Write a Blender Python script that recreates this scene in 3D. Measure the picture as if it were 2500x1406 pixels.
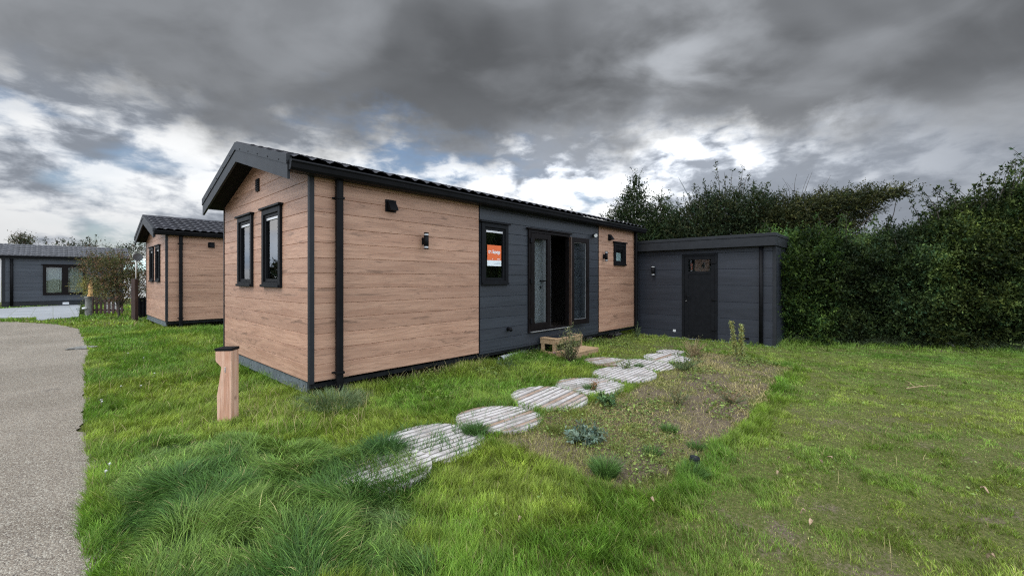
import bpy, math, random
import numpy as np
from mathutils import Vector
for _o in list(bpy.data.objects):
    bpy.data.objects.remove(_o)
SC = bpy.context.scene
COL = SC.collection
rng = np.random.default_rng(7)
random.seed(7)
R = math.radians

# ------------------------------------------------------------------ camera
CH = 1.5                       # eye height
FPX, CX0, HY = 1029.0, 1250.0, 682.0
RX, RY = 0.6764, -0.7366       # camera right in world x,y
FX, FY = 0.7366, 0.6764        # camera forward
cam_d = bpy.data.cameras.new("camera")
cam = bpy.data.objects.new("camera", cam_d); COL.objects.link(cam)
cam.location = (0, 0, CH)
cam.rotation_euler = (R(90), 0, math.atan2(FY, FX) - R(90))
cam_d.sensor_width = 36.0
cam_d.lens = 36.0 * FPX / 2500.0
cam_d.shift_y = -21.0 / 2500.0
cam_d.clip_start = 0.05
cam_d.clip_end = 5000
SC.camera = cam
SC.view_settings.view_transform = 'Standard'
SC.view_settings.look = 'None'
SC.view_settings.exposure = 0.0
SC.view_settings.gamma = 1.0
SC.view_settings.use_curve_mapping = False
SC.render.engine = 'CYCLES'
SC.cycles.max_bounces = 8
SC.cycles.transparent_max_bounces = 12
SC.cycles.use_denoising = False
SC.cycles.denoising_prefilter = 'NONE'
SC.cycles.filter_width = 1.2
SC.cycles.sample_clamp_indirect = 1.2
SC.cycles.blur_glossy = 1.0
SC.cycles.use_adaptive_sampling = False

# ------------------------------------------------------------------ node helper
class E:
    """a shader socket with arithmetic"""
    def __init__(s, nt, sock): s.nt, s.k = nt, sock
    def _m(s, op, *a, clamp=False):
        n = s.nt.nodes.new('ShaderNodeMath'); n.operation = op; n.use_clamp = clamp
        for i, v in enumerate((s,) + a):
            if isinstance(v, E): s.nt.links.new(v.k, n.inputs[i])
            else: n.inputs[i].default_value = v
        return E(s.nt, n.outputs[0])
    def __add__(s, o): return s._m('ADD', o)
    __radd__ = __add__
    def __sub__(s, o): return s._m('SUBTRACT', o)
    def __rsub__(s, o): return (s * -1.0) + o
    def __mul__(s, o): return s._m('MULTIPLY', o)
    __rmul__ = __mul__
    def __truediv__(s, o): return s._m('DIVIDE', o)
    def pw(s, o): return s._m('POWER', o)
    def mx(s, o): return s._m('MAXIMUM', o)
    def mn(s, o): return s._m('MINIMUM', o)
    def f(s, op, *a): return s._m(op, *a)
    def smooth(s, lo, hi):
        n = s.nt.nodes.new('ShaderNodeMapRange'); n.interpolation_type = 'SMOOTHSTEP'
        s.nt.links.new(s.k, n.inputs[0])
        for i, v in ((1, lo), (2, hi), (3, 0.0), (4, 1.0)):
            if isinstance(v, E): s.nt.links.new(v.k, n.inputs[i])
            else: n.inputs[i].default_value = v
        return E(s.nt, n.outputs[0])

def sep(nt, sock):
    n = nt.nodes.new('ShaderNodeSeparateXYZ'); nt.links.new(sock, n.inputs[0])
    return [E(nt, n.outputs[i]) for i in range(3)]
def comb(nt, x, y, z):
    n = nt.nodes.new('ShaderNodeCombineXYZ')
    for i, v in enumerate((x, y, z)):
        if isinstance(v, E): nt.links.new(v.k, n.inputs[i])
        else: n.inputs[i].default_value = v
    return n.outputs[0]
def noise(nt, vec, scale, detail=4, rough=0.55, dist=0.0):
    n = nt.nodes.new('ShaderNodeTexNoise')
    nt.links.new(vec, n.inputs['Vector'])
    n.inputs['Scale'].default_value = scale; n.inputs['Detail'].default_value = detail
    n.inputs['Roughness'].default_value = rough; n.inputs['Distortion'].default_value = dist
    return E(nt, n.outputs[0])
def mixc(nt, fac, a, b, mode='MIX'):
    n = nt.nodes.new('ShaderNodeMix'); n.data_type = 'RGBA'; n.blend_type = mode
    n.clamp_factor = True
    for s, v in ((n.inputs['Factor'], fac), (n.inputs[6], a), (n.inputs[7], b)):
        if isinstance(v, E): nt.links.new(v.k, s)
        elif hasattr(v, 'is_output'): nt.links.new(v, s)
        elif isinstance(v, (int, float)): s.default_value = v
        else: s.default_value = (*v[:3], 1.0)
    return n.outputs[2]

# ------------------------------------------------------------------ sky
SUN_EL, SUN_AZ = R(52), math.atan2(-FX - 0.9 * RX, -FY - 0.9 * RY)    # behind the camera, to its left
world = bpy.data.worlds.new("World"); SC.world = world
world.use_nodes = True
nt = world.node_tree; nt.nodes.clear()
tc = nt.nodes.new('ShaderNodeTexCoord')
dx, dy, dz = sep(nt, tc.outputs['Generated'])
a_ = dx * RX + dy * RY
b_ = dx * FX + dy * FY
c_ = dz.mx(0.0)
hyp = (a_ * a_ + b_ * b_).f('SQRT').mx(0.001)
e_ = c_ / hyp
az = a_.f('ARCTAN2', b_)
P_ = a_ / (c_ + 0.26); Q_ = b_ / (c_ + 0.26)
deckv = comb(nt, P_ * 1.25, Q_ * 1.55, 3.7)
n_big = noise(nt, deckv, 1.15, 3, 0.5, 0.4)
n_fine = noise(nt, deckv, 2.6, 7, 0.5, 0.3)
sphv = comb(nt, az * 1.0, e_ * 2.1, 1.3)
def billow(vec, scale, det):
    w = nt.nodes.new('ShaderNodeTexNoise'); w.inputs['Scale'].default_value = scale * 1.3; w.inputs['Detail'].default_value = 4
    nt.links.new(vec, w.inputs['Vector'])
    sv = nt.nodes.new('ShaderNodeVectorMath'); sv.operation = 'MULTIPLY_ADD'
    nt.links.new(w.outputs['Color'], sv.inputs[0]); sv.inputs[1].default_value = (0.55 / scale,) * 3; nt.links.new(vec, sv.inputs[2])
    v = nt.nodes.new('ShaderNodeTexVoronoi'); v.feature = 'F1'; v.normalize = True; v.inputs['Scale'].default_value = scale
    v.inputs['Detail'].default_value = det; v.inputs['Roughness'].default_value = 0.55
    nt.links.new(sv.outputs[0], v.inputs['Vector'])
    return 1.0 - E(nt, v.outputs['Distance'])
n_bil = billow(comb(nt, az * 1.0, e_ * 1.75, 1.3), 6.0, 2.0)
n_cum = noise(nt, sphv, 3.6, 9, 0.58, 0.2) * 0.62 + (n_bil - 0.70) * 0.85 + 0.19
n_cum2 = noise(nt, comb(nt, az * 1.0, e_ * 2.6, 7.9), 2.3, 4, 0.5)
n_edge = noise(nt, comb(nt, az * 1.0, e_ * 1.2, 5.1), 4.5, 9, 0.58)
n_hf = noise(nt, sphv, 19.0, 8, 0.62, 0.3)
edge = 0.325 - (az.mx(0.0)) * 0.085 - (az * -1.0).mx(0.0) * 0.03
deck = (e_ - edge + (n_edge - 0.5) * 0.34 + (n_hf - 0.5) * 0.10).smooth(-0.075, 0.085)
# cloud values
glow_l = ((az - 0.30) / 0.46).pw(2.0) * -1.0 - ((e_ - 0.26) / 0.12).pw(2.0)
glow = glow_l.f('EXPONENT')
glow2_l = ((az + 0.62) / 0.5).pw(2.0) * -1.0 - ((e_ - 0.2) / 0.11).pw(2.0)
glow2 = glow2_l.f('EXPONENT')
cum = (n_cum + (n_hf - 0.5) * 0.36).smooth(0.41, 0.61) * (1.0 - az.smooth(0.45, 0.85) * 0.75)
low_v = 0.305 + cum * 0.42 + (n_hf - 0.5) * 0.10 + glow * (0.16 + cum * 0.80) + glow2 * cum * 0.30
low_c = mixc(nt, cum, (0.84, 0.93, 1.08), (0.985, 1.0, 1.01))
lv = nt.nodes.new('ShaderNodeVectorMath'); lv.operation = 'SCALE'
nt.links.new(low_c, lv.inputs[0]); nt.links.new(low_v.k, lv.inputs['Scale'])
# blue gaps: the clear sky
sky = nt.nodes.new('ShaderNodeTexSky'); sky.sky_type = 'NISHITA'; sky.sun_disc = False
sky.sun_elevation = SUN_EL; sky.sun_rotation = SUN_AZ
skys = nt.nodes.new('ShaderNodeVectorMath'); skys.operation = 'SCALE'
nt.links.new(sky.outputs[0], skys.inputs[0]); skys.inputs['Scale'].default_value = 0.12
gap = n_cum2.smooth(0.55, 0.63) * (1.0 - cum * 0.75)
lowcol = mixc(nt, gap * 0.85, lv.outputs[0], skys.outputs[0])
# dark deck
slit_l = ((az - 0.36) / 0.16).pw(2.0) * -1.0 - ((e_ - 0.50) / 0.13).pw(2.0)
slit = slit_l.f('EXPONENT')
deck_v = 0.118 + (n_hf - 0.5) * 0.018 + n_big.smooth(0.34, 0.66) * 0.135 + n_fine.smooth(0.40, 0.70) * 0.075 + slit * n_fine.smooth(0.36, 0.66) * 0.26 \
    + (e_ - edge).smooth(0.20, -0.02) * 0.06
dv = nt.nodes.new('ShaderNodeVectorMath'); dv.operation = 'SCALE'
dv.inputs[0].default_value = (0.935, 0.985, 1.06); nt.links.new(deck_v.k, dv.inputs['Scale'])
front = mixc(nt, deck, lowcol, dv.outputs[0])
# the bright overcast overhead and behind the photographer
over = e_.smooth(0.78, 1.9)
back = az.f('ABSOLUTE').smooth(0.92, 1.25) * e_.smooth(-0.06, 0.08)
bright_f = over.mx(back * 0.9)
br = nt.nodes.new('ShaderNodeVectorMath'); br.operation = 'SCALE'
nt.links.new(mixc(nt, n_cum2.smooth(0.42, 0.6), (1.0, 1.0, 1.01), (0.72, 0.93, 1.2)), br.inputs[0])
nt.links.new((1.5 + n_cum * 1.5).k, br.inputs['Scale'])
allc = mixc(nt, bright_f, front, br.outputs[0])
bg = nt.nodes.new('ShaderNodeBackground'); bg.inputs[1].default_value = 1.0
nt.links.new(allc, bg.inputs[0])
wo = nt.nodes.new('ShaderNodeOutputWorld'); nt.links.new(bg.outputs[0], wo.inputs[0])

sun_d = bpy.data.lights.new("sun", 'SUN'); sun_d.energy = 1.5; sun_d.angle = R(24)
sun_d.color = (1.0, 0.965, 0.91)
sun = bpy.data.objects.new("sun", sun_d); COL.objects.link(sun)
sdir = Vector((math.sin(SUN_AZ) * math.cos(SUN_EL), math.cos(SUN_AZ) * math.cos(SUN_EL), math.sin(SUN_EL)))
sun.rotation_euler = (-sdir).to_track_quat('-Z', 'Y').to_euler()
sun.location = (0, 0, 30)

# ------------------------------------------------------------------ coordinates
def cw(X, Y, z=0.0):           # camera right, camera forward -> world
    return (X * RX + Y * FX, X * RY + Y * FY, z)
def gnd(px, py, z=0.0):        # photo pixel on the ground
    Y = FPX * (CH - z) / (py - HY); X = (px - CX0) / FPX * Y
    return cw(X, Y, z)
def pix(px, py, Y):            # photo pixel at a distance
    return cw((px - CX0) / FPX * Y, Y, CH + (HY - py) * Y / FPX)
def gpoly(pts): return np.array([gnd(x, y)[:2] for x, y in pts])

def vnoise(x, y, seed=0):
    """smooth value noise, arrays"""
    x = np.asarray(x, float); y = np.asarray(y, float)
    xi = np.floor(x).astype(np.int64); yi = np.floor(y).astype(np.int64)
    fx = x - xi; fy = y - yi
    fx = fx * fx * (3 - 2 * fx); fy = fy * fy * (3 - 2 * fy)
    def h(i, j):
        n = (i * 374761393 + j * 668265263 + seed * 982451653) & 0x7fffffff
        n = ((n ^ (n >> 13)) * 1274126177) & 0x7fffffff
        return ((n ^ (n >> 16)) & 0xffff) / 65535.0
    return (h(xi, yi) * (1 - fx) + h(xi + 1, yi) * fx) * (1 - fy) + (h(xi, yi + 1) * (1 - fx) + h(xi + 1, yi + 1) * fx) * fy
def fbm(x, y, seed=0, o=4):
    s = 0; a = 0.5; t = 0
    for k in range(o):
        s = s + a * vnoise(x * 2 ** k, y * 2 ** k, seed + k * 17); t += a; a *= 0.5
    return s / t
def inside(poly, x, y):
    r = np.zeros(x.shape, bool); n = len(poly)
    for i in range(n):
        x0, y0 = poly[i]; x1, y1 = poly[(i + 1) % n]
        c = ((y0 > y) != (y1 > y))
        with np.errstate(divide='ignore', invalid='ignore'):
            xs = (x1 - x0) * (y - y0) / (y1 - y0 + 1e-12) + x0
        r ^= c & (x < xs)
    return r
def pdist(poly, x, y, closed=True):
    d = np.full(x.shape, 1e9); n = len(poly)
    for i in range(n if closed else n - 1):
        p0 = poly[i]; p1 = poly[(i + 1) % n]; e = p1 - p0
        t = np.clip(((x - p0[0]) * e[0] + (y - p0[1]) * e[1]) / (e @ e + 1e-12), 0, 1)
        d = np.minimum(d, np.hypot(x - p0[0] - t * e[0], y - p0[1] - t * e[1]))
    return d
def sdf(poly, x, y):           # positive inside
    d = pdist(poly, x, y)
    return np.where(inside(poly, x, y), d, -d)
def sstep(v, lo, hi):
    t = np.clip((v - lo) / (hi - lo), 0, 1); return t * t * (3 - 2 * t)

# ------------------------------------------------------------------ object helpers
def tag(o, label=None, cat=None, group=None, kind=None):
    if label: o['label'] = label
    if cat: o['category'] = cat
    if group: o['group'] = group
    if kind: o['kind'] = kind
    return o
def empty(name, loc, rz=0.0):
    o = bpy.data.objects.new(name, None); COL.objects.link(o)
    o.location = loc; o.rotation_euler = (0, 0, rz); o.empty_display_size = 0.2
    return o
def kids(o): return [c for c in bpy.data.objects if c.parent == o]
def copy_tree(o, parent=None, skip=()):
    c = o.copy(); COL.objects.link(c); c.parent = parent
    for ch in kids(o):
        if ch.name.split('.')[0] in skip: continue
        copy_tree(ch, c, skip)
    return c

class MB:
    def __init__(s): s.v = []; s.f = []; s.uv = []; s.sm = []
    def quad(s, pts, uv=None, smooth=False):
        i = len(s.v); s.v += [tuple(p) for p in pts]; s.f.append(tuple(range(i, i + len(pts))))
        s.uv += list(uv) if uv else [(0, 0)] * len(pts); s.sm.append(smooth)
    def box(s, x0, x1, y0, y1, z0, z1, bev=0.0):
        if x0 > x1: x0, x1 = x1, x0
        if y0 > y1: y0, y1 = y1, y0
        if z0 > z1: z0, z1 = z1, z0
        if bev <= 0:
            c = [(x, y, z) for x in (x0, x1) for y in (y0, y1) for z in (z0, z1)]
            for q in ((0, 1, 3, 2), (4, 6, 7, 5), (0, 4, 5, 1), (2, 3, 7, 6), (0, 2, 6, 4), (1, 5, 7, 3)):
                s.quad([c[k] for k in q])
            return s
        b = min(bev, (x1 - x0) * .45, (y1 - y0) * .45, (z1 - z0) * .45)
        X = (x0, x1); Y = (y0, y1); Z = (z0, z1); sg = (1, -1)
        def vx(i, j, k, ax):
            p = [X[i] + sg[i] * b, Y[j] + sg[j] * b, Z[k] + sg[k] * b]
            p[ax] = (X[i], Y[j], Z[k])[ax]; return tuple(p)
        for ax in range(3):
            for sd in (0, 1):
                o = []
                for (m, n) in ((0, 0), (1, 0), (1, 1), (0, 1)):
                    ijk = [0, 0, 0]; ijk[ax] = sd; ijk[(ax + 1) % 3] = m; ijk[(ax + 2) % 3] = n
                    o.append(vx(*ijk, ax))
                s.quad(o if sd else o[::-1])
        for ax in range(3):        # edges along ax
            a1, a2 = (ax + 1) % 3, (ax + 2) % 3
            for m in (0, 1):
                for n in (0, 1):
                    o = []
                    for t, w in ((0, a1), (1, a1), (1, a2), (0, a2)):
                        ijk = [0, 0, 0]; ijk[ax] = t; ijk[a1] = m; ijk[a2] = n
                        o.append(vx(*ijk, w))
                    s.quad(o if (m == n) else o[::-1])
        for i in (0, 1):
            for j in (0, 1):
                for k in (0, 1):
                    o = [vx(i, j, k, 0), vx(i, j, k, 1), vx(i, j, k, 2)]
                    s.quad(o)
        return s
    def tube(s, pts, r, n=8, cap=True, smooth=True):
        pts = [Vector(p) for p in pts]; rs = r if isinstance(r, (list, tuple)) else [r] * len(pts)
        rings = []; up = None
        for i, p in enumerate(pts):
            d = (pts[min(i + 1, len(pts) - 1)] - pts[max(i - 1, 0)]).normalized()
            if up is None: up = Vector((0, 0, 1)) if abs(d.z) < 0.9 else Vector((1, 0, 0))
            sx = d.cross(up).normalized(); up2 = sx.cross(d).normalized(); up = up2
            rings.append([p + (sx * math.cos(2 * math.pi * k / n) + up2 * math.sin(2 * math.pi * k / n)) * rs[i] for k in range(n)])
        for i in range(len(pts) - 1):
            for k in range(n):
                s.quad([rings[i][k], rings[i][(k + 1) % n], rings[i + 1][(k + 1) % n], rings[i + 1][k]], smooth=smooth)
        if cap:
            s.quad(rings[0][::-1]); s.quad(rings[-1])
        return s
    def prism(s, prof, a0, a1, axis):
        """closed 2D profile extruded along an axis (0: (y,z), 1: (x,z), 2: (x,y))"""
        def mk(p, a):
            return (a, p[0], p[1]) if axis == 0 else (p[0], a, p[1]) if axis == 1 else (p[0], p[1], a)
        n = len(prof)
        for i in range(n):
            p, q = prof[i], prof[(i + 1) % n]
            s.quad([mk(p, a0), mk(q, a0), mk(q, a1), mk(p, a1)])
        s.quad([mk(p, a0) for p in prof][::-1]); s.quad([mk(p, a1) for p in prof])
        return s
    def lathe(s, prof, n=16, c=(0, 0, 0), smooth=True):
        for i in range(len(prof) - 1):
            (r0, z0), (r1, z1) = prof[i], prof[i + 1]
            for k in range(n):
                t0, t1 = 2 * math.pi * k / n, 2 * math.pi * (k + 1) / n
                s.quad([(c[0] + r0 * math.cos(t0), c[1] + r0 * math.sin(t0), c[2] + z0), (c[0] + r0 * math.cos(t1), c[1] + r0 * math.sin(t1), c[2] + z0),
                        (c[0] + r1 * math.cos(t1), c[1] + r1 * math.sin(t1), c[2] + z1), (c[0] + r1 * math.cos(t0), c[1] + r1 * math.sin(t0), c[2] + z1)], smooth=smooth)
        return s
    def xf(s, fn):
        s.v = [tuple(fn(Vector(p))) for p in s.v]; return s
    def build(s, name, mat, parent=None, merge=True):
        me = bpy.data.meshes.new(name); me.from_pydata(s.v, [], s.f)
        uvl = me.uv_layers.new(name="UVMap")
        uvl.data.foreach_set('uv', np.array(s.uv, np.float32).ravel())
        me.polygons.foreach_set('use_smooth', s.sm)
        me.materials.append(mat)
        if merge:
            import bmesh
            bm = bmesh.new(); bm.from_mesh(me)
            bmesh.ops.remove_doubles(bm, verts=bm.verts, dist=1e-5)
            bmesh.ops.recalc_face_normals(bm, faces=bm.faces)
            bm.to_mesh(me); bm.free()
        o = bpy.data.objects.new(name, me); COL.objects.link(o)
        o.parent = parent
        return o

def np_mesh(name, verts, faces_flat, starts, totals, mat, parent=None, col=None, smooth=False):
    me = bpy.data.meshes.new(name)
    me.vertices.add(len(verts)); me.vertices.foreach_set('co', np.ascontiguousarray(verts, np.float32).ravel())
    me.loops.add(len(faces_flat)); me.loops.foreach_set('vertex_index', np.ascontiguousarray(faces_flat, np.int32))
    me.polygons.add(len(starts)); me.polygons.foreach_set('loop_start', np.ascontiguousarray(starts, np.int32))
    me.polygons.foreach_set('loop_total', np.ascontiguousarray(totals, np.int32))
    if col is not None:
        at = me.color_attributes.new("tint", 'FLOAT_COLOR', 'POINT')
        c4 = np.ones((len(verts), 4), np.float32); c4[:, :3] = col
        at.data.foreach_set('color', c4.ravel())
    me.update(calc_edges=True); me.validate(clean_customdata=False)
    if smooth: me.polygons.foreach_set('use_smooth', np.ones(len(starts), bool))
    me.materials.append(mat)
    o = bpy.data.objects.new(name, me); COL.objects.link(o); o.parent = parent
    return o

# ------------------------------------------------------------------ materials
def newmat(name):
    m = bpy.data.materials.new(name); m.use_nodes = True
    nt = m.node_tree; p = nt.nodes['Principled BSDF']
    return m, nt, p
def bump(nt, p, h, strength=0.3, dist=0.01):
    b = nt.nodes.new('ShaderNodeBump'); b.inputs['Strength'].default_value = strength; b.inputs['Distance'].default_value = dist
    nt.links.new(h.k if isinstance(h, E) else h, b.inputs['Height']); nt.links.new(b.outputs[0], p.inputs['Normal'])
def plain(name, c, rough=0.5, metal=0.0, var=0.12, scale=9.0, bmp=0.0, spec=0.5):
    m, nt, p = newmat(name)
    t = nt.nodes.new('ShaderNodeTexCoord')
    n = noise(nt, t.outputs['Object'], scale, 5, 0.6)
    c2 = tuple(v * (1 - var) for v in c); c3 = tuple(min(1, v * (1 + var)) for v in c)
    nt.links.new(mixc(nt, n.smooth(0.3, 0.7), c2, c3), p.inputs['Base Color'])
    nt.links.new((rough + (n - 0.5) * 0.2).k, p.inputs['Roughness'])
    p.inputs['Metallic'].default_value = metal
    p.inputs['Specular IOR Level'].default_value = spec * (0.16 if max(c) < 0.02 else 0.4 if max(c) < 0.05 else 0.8)
    if bmp: bump(nt, p, noise(nt, t.outputs['Object'], scale * 6, 4), bmp, 0.004)
    return m

def mat_cladding(name, base, dark, light, pitch, z0, fleck=1.0, rough=0.55):
    """printed timber-look boards, uv in metres (u along, v up)"""
    m, nt, p = newmat(name)
    uv = nt.nodes.new('ShaderNodeUVMap'); uv.uv_map = "UVMap"
    u, v, _ = sep(nt, uv.outputs[0])
    bi = ((v - z0) / pitch).f('FLOOR')
    wn = nt.nodes.new('ShaderNodeTexWhiteNoise'); wn.noise_dimensions = '1D'
    nt.links.new((bi * 1.37 + 3.0).k, wn.inputs['W']); rnd = E(nt, wn.outputs[0])
    off = rnd * 17.0
    isa = (bi / 2.0).f('FRACT') * 2.0
    vl = ((v - z0) / pitch).f('FRACT')
    g1 = noise(nt, comb(nt, u * 1.1 + off, v * 16.0, bi * 3.1), 1.0, 5, 0.6, 0.4)
    g2 = noise(nt, comb(nt, u * 5.0 + off, v * 110.0, bi * 5.7), 1.0, 3, 0.6)
    g3 = noise(nt, comb(nt, u * 0.9 + off * 2.0, v * 5.0, bi), 1.6, 3, 0.5)
    sm = noise(nt, comb(nt, u * 2.1 + off, v * 15.0, bi * 2.0), 1.0, 5, 0.62, 0.9)
    sk = noise(nt, comb(nt, u * 4.2 + off * 3.0, v * 62.0, bi * 9.0), 1.0, 3, 0.6, 0.6)
    kn = noise(nt, comb(nt, u * 6.5 + off, v * 24.0, bi * 4.0), 1.0, 2, 0.5)
    ring = ((vl * 3.2 + noise(nt, comb(nt, u * 1.0 + off, vl * 1.1, bi * 7.0), 1.0, 2, 0.4) * 7.5) * 6.2832).f('SINE')
    c = mixc(nt, g1.smooth(0.32, 0.68), dark, light)
    c = mixc(nt, isa * 0.28, c, tuple(k * q for k, q in zip(base, (0.86, 0.84, 0.86))))
    c = mixc(nt, g3.smooth(0.45, 0.75) * 0.4, c, tuple(min(1, k * 1.15) for k in light))
    c = mixc(nt, ring.smooth(0.2, 1.0) * (1.0 - isa) * 0.22 * fleck, c, tuple(k * 0.62 for k in base))
    c = mixc(nt, g2.smooth(0.45, 0.8) * 0.4, c, tuple(k * 0.6 for k in base))
    c = mixc(nt, sm.smooth(0.54, 0.68) * (isa * 0.62 + 0.16) * fleck, c, tuple(k * 0.5 for k in base))
    c = mixc(nt, sk.smooth(0.58, 0.70) * 0.58 * fleck, c, tuple(k * 0.34 for k in base))
    c = mixc(nt, kn.smooth(0.70, 0.77) * 0.7 * fleck, c, tuple(k * 0.3 for k in base))
    sc = nt.nodes.new('ShaderNodeVectorMath'); sc.operation = 'SCALE'
    nt.links.new(c, sc.inputs[0]); nt.links.new((0.9 + rnd * 0.2).k, sc.inputs['Scale'])
    nt.links.new(sc.outputs[0], p.inputs['Base Color'])
    p.inputs['Roughness'].default_value = rough
    p.inputs['Specular IOR Level'].default_value = 0.35
    bump(nt, p, g2 * 0.6 + g1 * 0.4, 0.22, 0.004)
    return m
PITCH = 0.188
M = {}
M['timber'] = mat_cladding('timber_cladding', (0.355, 0.200, 0.131), (0.34, 0.187, 0.122), (0.45, 0.269, 0.182), PITCH, 0.25 + 0.012)
M['anthracite_clad'] = mat_cladding('anthracite_cladding', (0.026, 0.029, 0.036), (0.024, 0.028, 0.035), (0.034, 0.039, 0.048), PITCH, 0.262, 0.3, 0.5)
M['shed_clad'] = mat_cladding('shed_cladding', (0.019, 0.021, 0.028), (0.017, 0.020, 0.027), (0.025, 0.028, 0.037), 0.195, 0.0, 0.3, 0.5)
M['grey_clad'] = mat_cladding('slate_cladding', (0.045, 0.050, 0.06), (0.04, 0.046, 0.056), (0.055, 0.062, 0.074), 0.2, 0.25, 0.3, 0.55)
M['anthracite'] = plain('anthracite_trim', (0.018, 0.0192, 0.022), 0.55, 0, 0.15, 6, 0.1)
M['black_plastic'] = plain('black_plastic', (0.007, 0.007, 0.008), 0.5, 0, 0.2, 7)
M['frame_dark'] = plain('dark_window_frame', (0.0085, 0.009, 0.0105), 0.5, 0, 0.15, 8, 0.08)
M['frame_brown'] = plain('brown_black_door_frame', (0.0075, 0.0056, 0.0056), 0.5, 0, 0.15, 8, 0.08)
M['door_edge'] = plain('brown_door_edge', (0.055, 0.032, 0.022), 0.5, 0, 0.2, 8)
M['tile'] = plain('dark_roof_tile', (0.032, 0.031, 0.036), 0.6, 0, 0.3, 5, 0.15)
M['tile_grey'] = plain('weathered_roof_tile', (0.068, 0.068, 0.074), 0.7, 0, 0.3, 4, 0.15)
M['galv'] = plain('galvanised_steel', (0.105, 0.122, 0.128), 0.6, 0.1, 0.25, 14, 0.1)
M['chassis'] = plain('dark_chassis', (0.012, 0.013, 0.014), 0.6, 0.1, 0.3, 7)
M['chassis_grey'] = plain('dull_grey_bead', (0.12, 0.125, 0.13), 0.5, 0, 0.1, 8)
M['concrete'] = plain('concrete', (0.30, 0.28, 0.25), 0.9, 0, 0.25, 12, 0.4)
M['white_plastic'] = plain('white_plastic', (0.62, 0.62, 0.60), 0.4, 0, 0.05, 4)
M['grey_pipe'] = plain('grey_pvc_pipe', (0.42, 0.43, 0.43), 0.45, 0, 0.12, 6)
M['steel_thin'] = plain('brushed_steel', (0.5, 0.5, 0.5), 0.35, 0.8, 0.1, 8)
M['lamp_ring'] = plain('frosted_lamp_ring', (0.55, 0.56, 0.57), 0.3, 0, 0.05, 8)
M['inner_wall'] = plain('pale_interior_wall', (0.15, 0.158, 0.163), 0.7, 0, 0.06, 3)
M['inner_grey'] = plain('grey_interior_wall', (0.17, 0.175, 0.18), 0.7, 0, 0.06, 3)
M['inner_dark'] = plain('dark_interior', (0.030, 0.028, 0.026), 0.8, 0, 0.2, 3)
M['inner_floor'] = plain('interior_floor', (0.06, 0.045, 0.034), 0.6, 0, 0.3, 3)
M['blind'] = plain('pale_blind', (0.74, 0.78, 0.77), 0.8, 0, 0.05, 4)
M['orange'] = plain('orange_print', (0.70, 0.135, 0.03), 0.5, 0, 0.03, 4)
M['white_print'] = plain('white_print', (0.72, 0.76, 0.77), 0.5, 0, 0.02, 4)
M['grey_print'] = plain('grey_print', (0.25, 0.30, 0.33), 0.5, 0, 0.02, 4)
M['bark'] = plain('bark', (0.062, 0.050, 0.040), 0.9, 0, 0.35, 14, 0.5)
M['twig'] = plain('twig_bark', (0.085, 0.062, 0.045), 0.85, 0, 0.3, 20)
M['stem_green'] = plain('green_stem', (0.10, 0.13, 0.05), 0.7, 0, 0.2, 20)
M['dry_stem'] = plain('dry_stem', (0.30, 0.22, 0.12), 0.8, 0, 0.2, 20)
M['stone'] = plain('grey_stone', (0.17, 0.165, 0.15), 0.9, 0, 0.3, 10, 0.5)
M['pale_stone'] = plain('pale_stone', (0.42, 0.40, 0.36), 0.9, 0, 0.2, 18, 0.5)
M['soffit'] = plain('dark_soffit', (0.012, 0.0115, 0.0115), 0.7, 0, 0.15, 6)
M['corrugated'] = plain('black_corrugated_plastic', (0.014, 0.016, 0.020), 0.4, 0, 0.2, 18)
M['fence_brown'] = plain('dark_brown_stained_wood', (0.050, 0.026, 0.022), 0.75, 0, 0.3, 12, 0.3)
M['curtain'] = plain('beige_curtain', (0.50, 0.47, 0.40), 0.9, 0, 0.12, 12)
M['pale_green'] = plain('pale_mint_paint', (0.55, 0.68, 0.62), 0.5, 0, 0.08, 4)
M['white_wall'] = plain('white_wall', (0.66, 0.62, 0.60), 0.7, 0, 0.08, 4)
M['dish'] = plain('grey_dish', (0.10, 0.105, 0.11), 0.5, 0.1, 0.15, 6)
M['turbine'] = plain('turbine_grey', (0.22, 0.23, 0.24), 0.5, 0, 0.05, 1)
M['petal'] = plain('white_petal', (0.75, 0.76, 0.70), 0.7, 0, 0.05, 40)
M['petal_pink'] = plain('pink_petal', (0.55, 0.25, 0.50), 0.7, 0, 0.1, 40)
M['dead_leaf'] = plain('dead_leaf', (0.33, 0.235, 0.15), 0.8, 0, 0.3, 40)

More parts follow.
